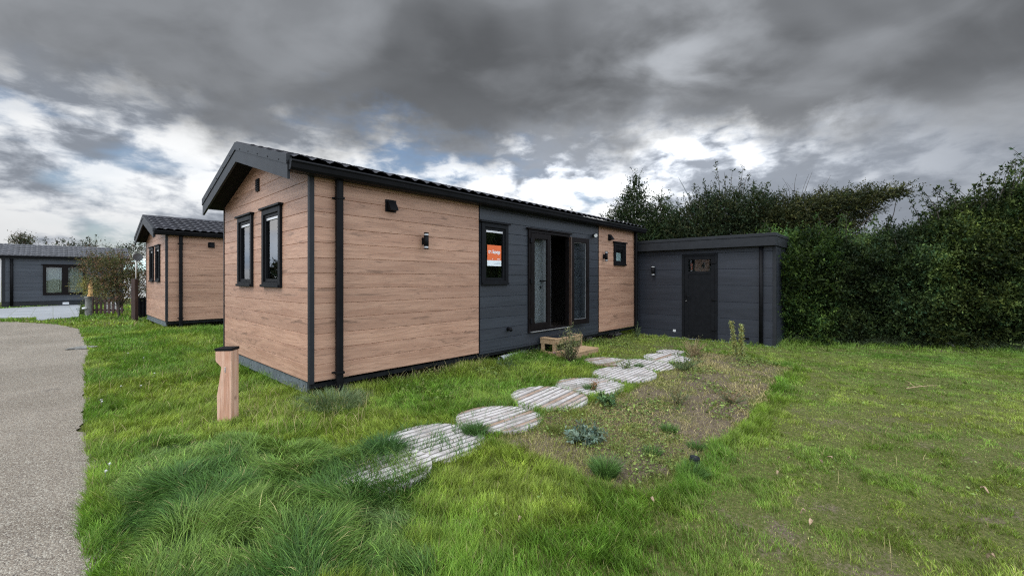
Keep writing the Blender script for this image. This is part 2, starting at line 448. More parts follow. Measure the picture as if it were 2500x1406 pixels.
def mat_wood(name, c, light, axis=2, rough=0.8, scale=1.0, knots=True):
    m, nt, p = newmat(name)
    t = nt.nodes.new('ShaderNodeTexCoord'); xyz = sep(nt, t.outputs['Object'])
    k = [26.0 * scale] * 3; k[axis] = 1.6 * scale
    v = comb(nt, xyz[0] * k[0], xyz[1] * k[1], xyz[2] * k[2])
    g = noise(nt, v, 1.0, 5, 0.6, 0.8)
    g2 = noise(nt, v, 4.0, 3, 0.6)
    big = noise(nt, t.outputs['Object'], 3.2, 4, 0.6)
    cc = mixc(nt, g.smooth(0.3, 0.7), c, light)
    cc = mixc(nt, g2.smooth(0.48, 0.75) * 0.6, cc, tuple(q * 0.55 for q in c))
    cc = mixc(nt, big.smooth(0.5, 0.75) * 0.35, cc, tuple(q * 0.7 for q in c))
    if knots:
        vo = nt.nodes.new('ShaderNodeTexVoronoi'); vo.inputs['Scale'].default_value = 4.2
        nt.links.new(t.outputs['Object'], vo.inputs['Vector'])
        kn = E(nt, vo.outputs['Distance']).smooth(0.16, 0.05) * 0.6
        cc = mixc(nt, kn, cc, tuple(q * 0.4 for q in c))
    nt.links.new(cc, p.inputs['Base Color']); p.inputs['Roughness'].default_value = rough
    p.inputs['Specular IOR Level'].default_value = 0.25
    bump(nt, p, g * 0.7 + g2 * 0.3, 0.4, 0.005)
    return m
M['post_wood'] = mat_wood('larch_post_wood', (0.46, 0.24, 0.155), (0.62, 0.40, 0.29), 2)
M['step_wood'] = mat_wood('step_timber', (0.30, 0.19, 0.10), (0.43, 0.30, 0.18), 0)
M['carved_wood'] = mat_wood('carved_wood', (0.45, 0.25, 0.09), (0.58, 0.36, 0.16), 2)
M['post_dark'] = mat_wood('old_dark_post_wood', (0.045, 0.028, 0.024), (0.075, 0.05, 0.042), 2)

def mat_disc():
    m, nt, p = newmat('weathered_whitewashed_planks')
    uv = nt.nodes.new('ShaderNodeUVMap'); uv.uv_map = "UVMap"
    u, v, _ = sep(nt, uv.outputs[0])
    info = nt.nodes.new('ShaderNodeObjectInfo'); rnd = E(nt, info.outputs['Random'])
    bi = (v / 0.0775).f('FLOOR')
    wn = nt.nodes.new('ShaderNodeTexWhiteNoise'); wn.noise_dimensions = '1D'
    nt.links.new((bi * 1.91 + rnd * 31.0).k, wn.inputs['W']); r2 = E(nt, wn.outputs[0])
    g = noise(nt, comb(nt, u * 3.0 + rnd * 40.0, v * 45.0, bi), 1.0, 5, 0.65, 0.5)
    g2 = noise(nt, comb(nt, u * 9.0, v * 160.0, bi + rnd * 9.0), 1.0, 3, 0.6)
    blot = noise(nt, comb(nt, u + rnd * 20.0, v, 0.0), 7.0, 5, 0.65)
    c = mixc(nt, g.smooth(0.3, 0.7), (0.36, 0.325, 0.305), (0.56, 0.53, 0.51))
    c = mixc(nt, g2.smooth(0.5, 0.8) * 0.4, c, (0.30, 0.25, 0.22))
    c = mixc(nt, blot.smooth(0.48, 0.66) * 0.6, c, (0.25, 0.195, 0.16))
    c = mixc(nt, r2.smooth(0.80, 0.86) * (blot * 0.6 + g * 0.9).smooth(0.45, 0.85), c, (0.27, 0.175, 0.115))
    ed = ((v / 0.0775).f('FRACT') - 0.5).f('ABSOLUTE')
    c = mixc(nt, (ed + (g - 0.5) * 0.12).smooth(0.27, 0.40) * 0.75, c, (0.10, 0.075, 0.058))
    st = noise(nt, comb(nt, u + rnd * 13.0, v, 3.0), 2.4, 4, 0.6)
    c = mixc(nt, st.smooth(0.47, 0.68) * 0.65, c, (0.17, 0.15, 0.125))
    nt.links.new(c, p.inputs['Base Color']); p.inputs['Roughness'].default_value = 0.85
    p.inputs['Specular IOR Level'].default_value = 0.2
    bump(nt, p, g * 0.6 + g2 * 0.4, 0.5, 0.004)
    return m
M['disc'] = mat_disc()

def mat_glass(name, ior=1.9, tint=(0.75, 0.8, 0.8), wavy=True):
    m, nt, p = newmat(name); nt.nodes.remove(p)
    out = nt.nodes['Material Output']
    tr = nt.nodes.new('ShaderNodeBsdfTransparent'); tr.inputs[0].default_value = (*tint, 1)
    gl = nt.nodes.new('ShaderNodeBsdfGlossy'); gl.inputs['Roughness'].default_value = 0.015
    t = nt.nodes.new('ShaderNodeTexCoord')
    b = nt.nodes.new('ShaderNodeBump'); b.inputs['Strength'].default_value = 0.03; b.inputs['Distance'].default_value = 0.02
    nt.links.new(noise(nt, t.outputs['Object'], 2.2, 2).k, b.inputs['Height'])
    if wavy: nt.links.new(b.outputs[0], gl.inputs['Normal'])
    fr = nt.nodes.new('ShaderNodeFresnel'); fr.inputs[0].default_value = ior
    mx = nt.nodes.new('ShaderNodeMixShader')
    ge = nt.nodes.new('ShaderNodeNewGeometry')
    nt.links.new((E(nt, fr.outputs[0]) * (1.0 - E(nt, ge.outputs['Backfacing']))).k, mx.inputs[0]); nt.links.new(tr.outputs[0], mx.inputs[1]); nt.links.new(gl.outputs[0], mx.inputs[2])
    nt.links.new(mx.outputs[0], out.inputs[0])
    return m
M['glass'] = mat_glass('window_glass', 2.1)
M['glass_clear'] = mat_glass('door_glass', 1.32, (0.88, 0.9, 0.9), False)

def mat_leaf(name, rough=0.5, trans=0.28, spec=0.4):
    m, nt, p = newmat(name)
    at = nt.nodes.new('ShaderNodeAttribute'); at.attribute_name = 'tint'
    nt.links.new(at.outputs['Color'], p.inputs['Base Color'])
    p.inputs['Roughness'].default_value = rough; p.inputs['Specular IOR Level'].default_value = spec
    tl = nt.nodes.new('ShaderNodeBsdfTranslucent')
    nt.links.new(mixc(nt, 1.0, at.outputs['Color'], (1.0, 1.05, 0.6), 'MULTIPLY'), tl.inputs[0])
    mx = nt.nodes.new('ShaderNodeMixShader'); mx.inputs[0].default_value = trans
    nt.links.new(p.outputs[0], mx.inputs[1]); nt.links.new(tl.outputs[0], mx.inputs[2])
    nt.links.new(mx.outputs[0], nt.nodes['Material Output'].inputs[0])
    return m
M['leaf'] = mat_leaf('leaf', 0.65, 0.22, 0.14)
M['grass'] = mat_leaf('grass_blade', 0.55, 0.22, 0.25)

def mat_ground():
    m, nt, p = newmat('lawn_soil')
    at = nt.nodes.new('ShaderNodeAttribute'); at.attribute_name = 'tint'
    r, g, b = sep(nt, at.outputs['Color'])       # r: bare soil, g: lush, b: gravelly
    t = nt.nodes.new('ShaderNodeTexCoord'); ob = t.outputs['Object']
    n1 = noise(nt, ob, 3.0, 6, 0.65); n2 = noise(nt, ob, 38.0, 5, 0.65); n3 = noise(nt, ob, 140.0, 3, 0.6)
    soil = mixc(nt, n2.smooth(0.3, 0.7), (0.075, 0.056, 0.040), (0.165, 0.128, 0.092))
    soil = mixc(nt, n3.smooth(0.6, 0.78) * 0.55, soil, (0.30, 0.25, 0.18))
    th = mixc(nt, n2.smooth(0.35, 0.7), (0.060, 0.072, 0.018), (0.125, 0.125, 0.042))
    th = mixc(nt, n3.smooth(0.52, 0.75) * 0.5, th, (0.21, 0.18, 0.085))
    lush = mixc(nt, n2.smooth(0.3, 0.7), (0.016, 0.035, 0.008), (0.035, 0.065, 0.016))
    c = mixc(nt, (r + (n1 - 0.5) * 0.9 + (n2 - 0.5) * 0.5).smooth(0.35, 0.62), th, soil)
    c = mixc(nt, g, c, lush)
    nt.links.new(c, p.inputs['Base Color']); p.inputs['Roughness'].default_value = 0.95
    p.inputs['Specular IOR Level'].default_value = 0.1
    bump(nt, p, n2 * 0.6 + n3 * 0.4, 0.7, 0.03)
    return m
M['ground'] = mat_ground()

def mat_road():
    m, nt, p = newmat('worn_asphalt')
    t = nt.nodes.new('ShaderNodeTexCoord'); ob = t.outputs['Object']
    n1 = noise(nt, ob, 0.55, 6, 0.65); n2 = noise(nt, ob, 5.0, 5, 0.65)
    vo = nt.nodes.new('ShaderNodeTexVoronoi'); vo.inputs['Scale'].default_value = 135.0
    nt.links.new(ob, vo.inputs['Vector'])
    vr, vg, vb = sep(nt, vo.outputs['Color']); vd = E(nt, vo.outputs['Distance'])
    c = mixc(nt, n1.smooth(0.3, 0.7), (0.180, 0.146, 0.110), (0.285, 0.238, 0.186))
    c = mixc(nt, n2.smooth(0.5, 0.75) * 0.4, c, (0.175, 0.150, 0.122))
    c = mixc(nt, vr.smooth(0.55, 0.92) * 0.66, c, (0.48, 0.44, 0.36))
    c = mixc(nt, vg.smooth(0.66, 0.95) * 0.7, c, (0.085, 0.062, 0.05))
    c = mixc(nt, vd.smooth(0.5, 0.8) * 0.4, c, (0.10, 0.09, 0.08))
    # fine cracks
    vc = nt.nodes.new('ShaderNodeTexVoronoi'); vc.feature = 'DISTANCE_TO_EDGE'; vc.inputs['Scale'].default_value = 0.55
    wv = nt.nodes.new('ShaderNodeVectorMath'); wv.operation = 'ADD'
    nn = nt.nodes.new('ShaderNodeTexNoise'); nn.inputs['Scale'].default_value = 2.5; nn.inputs['Detail'].default_value = 5
    nt.links.new(ob, nn.inputs['Vector']); nt.links.new(ob, wv.inputs[0]); nt.links.new(nn.outputs['Color'], wv.inputs[1])
    nt.links.new(wv.outputs[0], vc.inputs['Vector'])
    crack = E(nt, vc.outputs['Distance']).smooth(0.009, 0.002) * n1.smooth(0.45, 0.6)
    c = mixc(nt, crack * 0.6, c, (0.07, 0.06, 0.055))
    nt.links.new(c, p.inputs['Base Color']); p.inputs['Roughness'].default_value = 0.9
    p.inputs['Specular IOR Level'].default_value = 0.2
    bump(nt, p, vd * -1.0 + n2 * 0.3, 0.75, 0.012)
    return m
M['road'] = mat_road()
def mat_pavers():
    m, nt, p = newmat('pale_pavers')
    t = nt.nodes.new('ShaderNodeTexCoord'); ob = t.outputs['Object']
    br = nt.nodes.new('ShaderNodeTexBrick'); br.inputs['Scale'].default_value = 1.0
    br.offset = 0.0; br.inputs['Brick Width'].default_value = 0.6; br.inputs['Row Height'].default_value = 0.6
    br.inputs['Mortar Size'].default_value = 0.012
    br.inputs['Color1'].default_value = (0.20, 0.208, 0.215, 1); br.inputs['Color2'].default_value = (0.25, 0.257, 0.265, 1); br.inputs['Mortar'].default_value = (0.16, 0.17, 0.14, 1)
    nt.links.new(ob, br.inputs['Vector'])
    n = noise(nt, ob, 2.5, 5, 0.6)
    nt.links.new(mixc(nt, n.smooth(0.45, 0.7) * 0.5, br.outputs[0], (0.30, 0.30, 0.30)), p.inputs['Base Color'])
    p.inputs['Roughness'].default_value = 0.85
    return m
M['pavers'] = mat_pavers()

# ------------------------------------------------------------------ ground regions (world xy)
ROAD_EDGE = gpoly([(250, 1500), (243, 1406), (214, 1300), (226, 1215), (238, 1165), (224, 1100), (214, 1030), (217, 960), (213, 900), (222, 855), (205, 822), (196, 803)])
road_poly = np.vstack([[[0.2, 1.1]], ROAD_EDGE, gpoly([(140, 792), (40, 786), (-140, 785), (-500, 790)]), [[-10.5, 9.0], [-6.0, -3.0], [-1.2, -3.0]]])
LUSH = gpoly([(205, 1290), (232, 1200), (290, 1140), (330, 1095), (420, 1070), (560, 1060), (720, 1072), (860, 1085), (930, 1092), (960, 1075), (1040, 1110), (1090, 1150),
              (1090, 1200), (1040, 1250), (1060, 1310), (1130, 1380), (1180, 1500), (240, 1500), (235, 1380)])
BED = gpoly([(1690, 858), (1800, 868), (1935, 903), (1890, 935), (1850, 1000), (1750, 1090), (1690, 1140), (1600, 1205), (1540, 1208), (1420, 1165), (1320, 1125), (1215, 1075),
             (1330, 1020), (1440, 985), (1530, 962), (1620, 905)])
C0 = np.array([2.104, 5.249]); CW, CL = 3.78, 8.59           # chalet corner, width, length
C2 = np.array([2.21, 15.63])
SH0 = np.array([10.84, 2.02]); SHD, SHW = 2.24, 3.27
DISCS = [(926, 1160), (1062, 1082), (1219, 1023), (1340, 977), (1441, 946), (1522, 918), (1573, 893), (1482, 883), (1628, 876), (1640, 861)]
DISC_XY = [gnd(*p)[:2] for p in DISCS]
DISC_R = [0.40, 0.455, 0.465, 0.48, 0.485, 0.49, 0.50, 0.44, 0.42, 0.30]
PATIO_A = gpoly([(-60, 758), (120, 748), (198, 744), (192, 775), (90, 784), (88, 776), (-60, 780)])

def ground_z(x, y):
    z = 0.035 * (fbm(x * 0.7, y * 0.7, 3, 3) - 0.5) + 0.012 * (vnoise(x * 4, y * 4, 9) - 0.5)
    z = z + 0.075 * sstep(sdf(LUSH, x, y), -0.1, 0.6) * (0.25 + 1.5 * (fbm(x * 1.7, y * 1.7, 12, 2) - 0.3))
    rd = sdf(road_poly, x, y)
    z = z * sstep(-rd, 0.0, 0.4) - 0.02 * sstep(rd, -0.02, 0.1)
    far = sstep(np.hypot(x, y), 12, 20)
    return z * (1 - far) - 0.02 * far * 0
def lawn_patch(x, y):          # bare patches of the thin lawn on the right
    n = fbm(x * 1.1 + 5, y * 1.1, 21, 3); n2 = fbm(x * 3.4, y * 3.4, 25, 3)
    X = x * RX + y * RY; Y = x * FX + y * FY
    right = sstep(X - 0.12 * Y, 0.2, 1.0) * sstep(-X, -9, -3)
    near_hedge = sstep(x, 9.2, 10.8)
    return right * (1 - near_hedge) * sstep(n * 0.5 + n2 * 0.5, 0.40, 0.60)
def bed_edge(x, y):
    return sdf(BED, x, y) + 0.14 * (fbm(x * 3, y * 3, 31, 3) - 0.5)
def soil(x, y):
    b = sstep(bed_edge(x, y), -0.05, 0.15)
    b = b * (0.50 + 0.6 * sstep(fbm(x * 1.7 + 3, y * 1.7, 35, 3), 0.38, 0.6))
    s = np.maximum(b, lawn_patch(x, y) * 0.42)
    under = sstep(np.minimum(np.minimum(x - C0[0], C0[0] + CL - x), np.minimum(y - C0[1], C0[1] + CW - y)), -0.05, 0.25)
    hedge = sstep(x, 12.2, 12.8) * sstep(-y, -6, -2)
    return np.clip(np.maximum(np.maximum(s, under), hedge), 0, 1)

def axis(lo, hi, step, far):
    mid = np.arange(lo, hi + step, step)
    k = []; d = step
    p = hi
    while p < far: d *= 1.35; p += d; k.append(p)
    q = lo; d = step; j = []
    while q > -far: d *= 1.35; q -= d; j.append(q)
    return np.concatenate([j[::-1], mid, k])
gx = axis(-1.5, 15.0, 0.085, 900.0); gy = axis(-6.0, 19.0, 0.085, 900.0)
GX, GY = np.meshgrid(gx, gy, indexing='ij'); xs, ys = GX.ravel(), GY.ravel()
zs = ground_z(xs, ys)
ni, nj = len(gx), len(gy)
ii, jj = np.meshgrid(np.arange(ni - 1), np.arange(nj - 1), indexing='ij'); ii = ii.ravel(); jj = jj.ravel()
fc = np.stack([ii * nj + jj, (ii + 1) * nj + jj, (ii + 1) * nj + jj + 1, ii * nj + jj + 1], 1)
colr = np.zeros((len(xs), 3)); colr[:, 0] = soil(xs, ys); colr[:, 1] = sstep(sdf(LUSH, xs, ys), -0.05, 0.25)
g = np_mesh('ground', np.stack([xs, ys, zs], 1), fc.ravel(), np.arange(len(fc)) * 4, np.full(len(fc), 4), M['ground'], None, colr, True)
tag(g, 'green lawn and bare brown soil around the chalets', 'ground', kind='structure')

# road sheet (triangulated fan from a densified outline, ragged grass edge)
def ragged(poly, amp, step):
    out = []
    for i in range(len(poly)):
        p, q = poly[i], poly[(i + 1) % len(poly)]; L = np.hypot(*(q - p)); n = max(1, int(L / step))
        nrm = np.array([-(q - p)[1], (q - p)[0]]) / (L + 1e-9)
        for k in range(n):
            c = p + (q - p) * k / n
            out.append(c + nrm * amp * (fbm(np.array([c[0] * 5]), np.array([c[1] * 5]), 41, 4)[0] - 0.5) * (1 if L < 6 else 0))
    return np.array(out)
def sheet(name, poly, z, mat, thick=0.0):
    import bmesh
    bm = bmesh.new()
    vs = [bm.verts.new((p[0], p[1], z)) for p in poly]
    f = bm.faces.new(vs)
    bmesh.ops.triangulate(bm, faces=[f])
    if thick:
        r = bmesh.ops.extrude_face_region(bm, geom=bm.faces[:])
        for v in [e for e in r['geom'] if isinstance(e, bmesh.types.BMVert)]: v.co.z -= thick
    bmesh.ops.recalc_face_normals(bm, faces=bm.faces)
    me = bpy.data.meshes.new(name); bm.to_mesh(me); bm.free()
    if me.polygons[0].normal.z < 0: me.flip_normals()
    me.materials.append(mat)
    o = bpy.data.objects.new(name, me); COL.objects.link(o)
    return o
tag(sheet('road', ragged(road_poly, 0.30, 0.06), 0.004, M['road']), 'pale worn asphalt lane along the lawn', 'road', kind='structure')
tag(sheet('patio', PATIO_A, 0.03, M['pavers'], 0.05), 'pale grey paved patio before the dark chalet', 'patio', kind='structure')

# ------------------------------------------------------------------ cladding
def clad(mb, origin, ud, nd, W, z0, z1, pitch, line0, holes=(), top=None, groove=0.005, depth=0.008):
    """boards on a wall; holes (u0,u1,v0,v1); top(z)->(ulo,uhi) limits"""
    o = Vector(origin); ud = Vector(ud); nd = Vector(nd)
    lines = []
    k = math.floor((z0 - line0) / pitch)
    while line0 + k * pitch < z1:
        if line0 + k * pitch > z0 + 0.02: lines.append(line0 + k * pitch)
        k += 1
    br = sorted(set([z0, z1] + lines + [h[2] for h in holes] + [h[3] for h in holes] + ([top[1]] if top else [])))
    br = [b for b in br if z0 <= b <= z1]
    def P(u, z, d): q = o + ud * u - nd * d; return (q.x, q.y, z)
    def lim(z):
        return top[0](z) if top else (0.0, W)
    for za, zb in zip(br[:-1], br[1:]):
        if zb - za < 1e-4: continue
        zm = (za + zb) / 2
        hs = sorted([(h[0], h[1]) for h in holes if h[2] < zm < h[3]])
        prof = []
        la = any(abs(za - l) < 1e-6 for l in lines); lb = any(abs(zb - l) < 1e-6 for l in lines)
        zz = [(za, depth)] if la else []
        zz.append((za + (groove if la else 0), 0)); zz.append((zb - (groove if lb else 0), 0))
        if lb: zz.append((zb, depth))
        for (p, dp), (q, dq) in zip(zz[:-1], zz[1:]):
            (a0, a1), (b0, b1) = lim(p), lim(q)
            cuts = [(a0, b0)] + [x for h in hs for x in ((h[0], h[0]), (h[1], h[1]))] + [(a1, b1)]
            for i in range(0, len(cuts), 2):
                (ua, ub), (va, vb) = cuts[i], cuts[i + 1]
                if va - ua < 1e-4 and vb - ub < 1e-4: continue
                mb.quad([P(ua, p, dp), P(va, p, dp), P(vb, q, dq), P(ub, q, dq)], [(ua, p), (va, p), (vb, q), (ub, q)])
    return mb

def framed(mb, axis_, a0, a1, z0, z1, w, d0, d1, bev=0.004):
    """picture-frame of four bars, butted; axis_: function (a, d, z) box mapper"""
    def bx(A0, A1, Z0, Z1):
        m2 = MB().box(A0, A1, d0, d1, Z0, Z1, bev)
        i = len(mb.v); mb.v += [axis_(p) for p in m2.v]; mb.f += [tuple(k + i for k in f) for f in m2.f]; mb.uv += m2.uv; mb.sm += m2.sm
    bx(a0, a0 + w, z0, z1); bx(a1 - w, a1, z0, z1); bx(a0 + w, a1 - w, z0, z0 + w); bx(a0 + w, a1 - w, z1 - w, z1)
    return mb

def window(root, amap, a0, a1, z0, z1, mat, blind=False, room=0.5, vent_bar=True):
    """opening a0..a1; amap maps (along, out(-)/in(+), z). Casing, head board, sash and pane."""
    w = empty('window', (0, 0, 0)); w.parent = root
    c = 0.05
    framed(MB(), amap, a0 - 0.035, a1 + 0.035, z0 - 0.035, z1 + 0.035, 0.075, -0.035, 0.03).build('window_casing', mat, w)
    h = MB().box(a0 - 0.075, a1 + 0.075, -0.065, 0.0, z1 + 0.036, z1 + 0.066, 0.004); h.v = [amap(p) for p in h.v]; h.build('head_board', mat, w)
    s = MB().box(a0 - 0.03, a1 + 0.03, -0.06, -0.036, z0 - 0.032, z0 + 0.008, 0.004); s.v = [amap(p) for p in s.v]; s.build('sill', mat, w)
    framed(MB(), amap, a0 + 0.041, a1 - 0.041, z0 + 0.041, z1 - 0.041, 0.045, -0.012, 0.05).build('sash', mat, w)
    p = MB().box(a0 + 0.085, a1 - 0.085, 0.012, 0.024, z0 + 0.085, z1 - 0.085); p.v = [amap(q) for q in p.v]; p.build('pane', M['glass'], w)
    if vent_bar:
        b = MB().box(a0 + 0.087, a1 - 0.087, -0.004, 0.01, z1 - 0.125, z1 - 0.087, 0.003); b.v = [amap(q) for q in b.v]; b.build('trickle_vent', M['steel_thin'] if not blind else mat, w)
    if blind:
        b = MB().box(a0 + 0.07, a1 - 0.07, 0.06, 0.065, z0 + 0.06, z1 - 0.2); b.v = [amap(q) for q in b.v]; b.build('blind', M['blind'], w)
    return w

def tiled_slope(mb, x0, x1, y_ridge, z_ridge, y_eave, z_eave, course=0.36, wave=0.205, amp=0.030, step=0.030, dx=0.026):
    L = math.hypot(y_eave - y_ridge, z_eave - z_ridge)
    ss = []
    k = 0
    while k * course < L:
        a = k * course
        ss += [a + 0.002, a + 0.1, a + 0.2, min(a + course - 0.002, L)]
        k += 1
    ss = [s for s in ss if s <= L]
    n = int((x1 - x0) / dx) + 1
    nz = Vector((0, -(z_eave - z_ridge) , (y_eave - y_ridge))); 
    nrm = Vector((0, -(z_eave - z_ridge), (y_eave - y_ridge)))
    if nrm.z < 0: nrm = -nrm
    nrm.normalize()
    V = []
    for s in ss:
        t = s / L; fr = (s % course) / course
        for i in range(n + 1):
            x = x0 + (x1 - x0) * i / n
            ph = 2 * math.pi * x / wave
            h = amp * (0.5 + 0.5 * math.sin(ph) + 0.22 * math.sin(2 * ph + 0.6)) + step * fr
            V.append((x, y_ridge + (y_eave - y_ridge) * t + nrm.y * h, z_ridge + (z_eave - z_ridge) * t + nrm.z * h))
    b = len(mb.v); mb.v += V; mb.uv_extra = True
    for a in range(len(ss) - 1):
        for i in range(n):
            q = (b + a * (n + 1) + i, b + a * (n + 1) + i + 1, b + (a + 1) * (n + 1) + i + 1, b + (a + 1) * (n + 1) + i)
            mb.f.append(q); mb.sm.append(False); mb.uv += [(0, 0)] * 4
    return mb

# ------------------------------------------------------------------ the timber chalet
ZB, ZE, SLOPE = 0.25, 2.78, 0.286
ZA = ZE + SLOPE * CW / 2
chalet = empty('chalet', (C0[0], C0[1], 0))
tag(chalet, 'large timber clad chalet with open dark double doors and a sale poster in its window', 'chalet', 'timber clad holiday chalets')
amap_long = lambda p: (p[0], p[1], p[2])                       # along x, wall outside is -y
amap_gable = lambda p: (p[1], p[0], p[2])                      # along y, wall outside is -x
GW = [(0.95, 1.62, 1.42, 2.47), (2.16, 2.83, 1.42, 2.47)]
LW = (2.86, 3.45, 1.44, 2.44)
SW = (7.39, 7.92, 1.88, 2.38)
DR = (4.06, 5.43, 0.47, 2.46)
def glim(z):
    if z <= ZE: return (0.0, CW)
    d = (z - ZE) / SLOPE; return (d, CW - d)
clad(MB(), (0, 0, 0), (0, 1, 0), (-1, 0, 0), CW, ZB, ZA - 0.001, PITCH, ZB + 0.2, GW, (glim, ZE)).build('gable_wall', M['timber'], chalet)
clad(MB(), (0, 0, 0), (1, 0, 0), (0, -1, 0), 2.79, ZB, ZE, PITCH, ZB + 0.2).build('timber_wall', M['timber'], chalet)
def shift_uv(mb, du): mb.uv = [(u + du, v) for u, v in mb.uv]; return mb
hs = [(h[0] - 2.79, h[1] - 2.79, h[2], h[3]) for h in (LW, DR)]
clad(MB(), (2.79, 0.003, 0), (1, 0, 0), (0, -1, 0), 3.85, ZB - 0.03, ZE, PITCH, ZB + 0.2, hs).build('dark_wall', M['anthracite_clad'], chalet)
hs = [(SW[0] - 6.64, SW[1] - 6.64, SW[2], SW[3])]
shift_uv(clad(MB(), (6.64, 0, 0), (1, 0, 0), (0, -1, 0), CL - 6.64, ZB, ZE, PITCH, ZB + 0.2, hs), 6.64).build('timber_wall', M['timber'], chalet)
mb = MB(); mb.quad([(0, CW, ZB), (CL, CW, ZB), (CL, CW, ZE), (0, CW, ZE)]); mb.build('rear_wall', M['timber'], chalet)
mb = MB(); mb.quad([(CL, 0, ZB), (CL, CW, ZB), (CL, CW, ZE), (CL, CW / 2, ZA), (CL, 0, ZE)]); mb.build('end_wall', M['timber'], chalet)
# trims
mb = MB(); mb.prism([(-0.012, -0.012), (0.045, -0.012), (0.045, 0.0), (0.0, 0.0), (0.0, 0.045), (-0.012, 0.045)], ZB - 0.02, ZE + 0.01, 2); mb.build('corner_trim', M['anthracite'], chalet)
mb = MB(); mb.box(-0.012, 0.03, CW - 0.03, CW + 0.012, ZB - 0.02, ZE + 0.01, 0.003); mb.build('corner_trim', M['anthracite'], chalet)
mb = MB(); mb.box(CL - 0.045, CL + 0.012, -0.012, 0.04, ZB - 0.02, ZE, 0.003); mb.build('corner_trim', M['anthracite'], chalet)
for xx in (2.79, 6.64):
    MB().box(xx - 0.012, xx + 0.012, -0.004, 0.02, ZB - 0.01, ZE, 0.0).build('joint_trim', M['black_plastic'], chalet)
# roof
OV, EV, XR = 0.30, 0.10, CL + 0.22
ZRG = 3.465
ZEV = ZRG - SLOPE * (CW / 2 + EV)
mb = MB(); tiled_slope(mb, -OV + 0.03, XR, CW / 2, ZRG, -EV - 0.05, ZEV - SLOPE * 0.05)
tiled_slope(mb, -OV + 0.03, XR, CW / 2, ZRG, CW + EV + 0.05, ZEV - SLOPE * 0.05)
roof = mb.build('roof', M['tile'], chalet)
mb = MB()
for i in range(24):
    x0 = -OV + i * (XR + OV) / 24
    pr = [(CW / 2 + 0.13 * math.sin(t), ZRG - 0.02 + 0.062 * math.cos(t) + (0.006 if i % 2 else 0)) for t in np.linspace(-1.5, 1.5, 7)]
    pr += [(CW / 2 + 0.12, ZRG - 0.045), (CW / 2 - 0.12, ZRG - 0.045)]
    mb.prism(pr, x0 + 0.001, x0 + (XR + OV) / 24 - 0.001, 0)
mb.build('ridge_tile', M['tile'], roof)
mb = MB()
for sgn in (0, 1):              # solid roof deck under the tiles incl. soffit
    ye = -EV if sgn == 0 else CW + EV
    mb.prism([(CW / 2, ZRG - 0.03), (ye, ZEV - 0.03), (ye, ZEV - 0.14), (CW / 2, ZRG - 0.14)], -OV + 0.03, XR - 0.03, 0)
mb.build('soffit', M['soffit'], chalet)
for sgn in (0, 1):
    ye = -EV - 0.02 if sgn == 0 else CW + EV + 0.02
    zz = ZRG - SLOPE * (CW / 2 + EV + 0.02)
    for nm, t0, t1, xo, pr_m in (('bargeboard', -0.055, -0.245, -OV, 'anthracite'), ('verge_flashing', 0.035, -0.075, -OV - 0.012, 'anthracite')):
        mb = MB(); mb.prism([(CW / 2, ZRG + t0), (ye, zz + t0), (ye, zz + t1), (CW / 2, ZRG + t1)], xo, xo + 0.03 if nm == 'bargeboard' else xo + 0.06, 0)
        if nm == 'bargeboard':
            mb.build(nm, M[pr_m], chalet)
        else:
            fl = mb.build(nm, M[pr_m], chalet)
            for k in range(5):
                f = 0.12 + 0.19 * k
                yk = CW / 2 + (ye - CW / 2) * f; zk = ZRG + (zz - ZRG) * f - 0.05
                MB().tube([(xo - 0.006, yk, zk), (xo + 0.004, yk, zk)], 0.009, 6).build('screw', M['black_plastic'], fl)
mb = MB()
mb.box(-OV + 0.031, XR, -EV + 0.002, -0.004, ZE - 0.03, ZEV - 0.145)
mb.build('eave_board', M['anthracite'], chalet)
mb = MB()
gp = [(-EV - 0.02, ZEV - 0.035), (-EV - 0.115, ZEV - 0.035), (-EV - 0.125, ZEV - 0.055), (-EV - 0.11, ZEV - 0.075), (-EV - 0.10, ZEV - 0.125), (-EV - 0.075, ZEV - 0.15), (-EV - 0.02, ZEV - 0.15)]
mb.prism(gp, -OV + 0.01, XR - 0.02, 0)
mb.build('gutter', M['black_plastic'], chalet)
dp = empty('downpipe', (0.335, 0, 0)); dp.parent = chalet
MB().box(-0.042, 0.042, -0.10, -0.018, 0.06, ZE - 0.005, 0.018).build('pipe', M['black_plastic'], dp)
for zz in (2.52, 0.33):
    m2 = MB().box(-0.05, 0.05, -0.108, -0.001, zz - 0.013, zz + 0.013, 0.003); m2.box(-0.075, 0.075, -0.022, -0.004, zz - 0.01, zz + 0.01, 0.003); m2.build('bracket', M['black_plastic'], dp)
MB().box(CL - 0.16, CL - 0.085, -0.09, -0.014, 0.1, ZE - 0.005, 0.018).build('downpipe', M['black_plastic'], chalet)
# windows
for h in GW: window(chalet, amap_gable, *h, M['frame_dark'])
window(chalet, amap_long, *LW, M['frame_dark'])
window(chalet, amap_long, *SW, M['black_plastic'], blind=True)
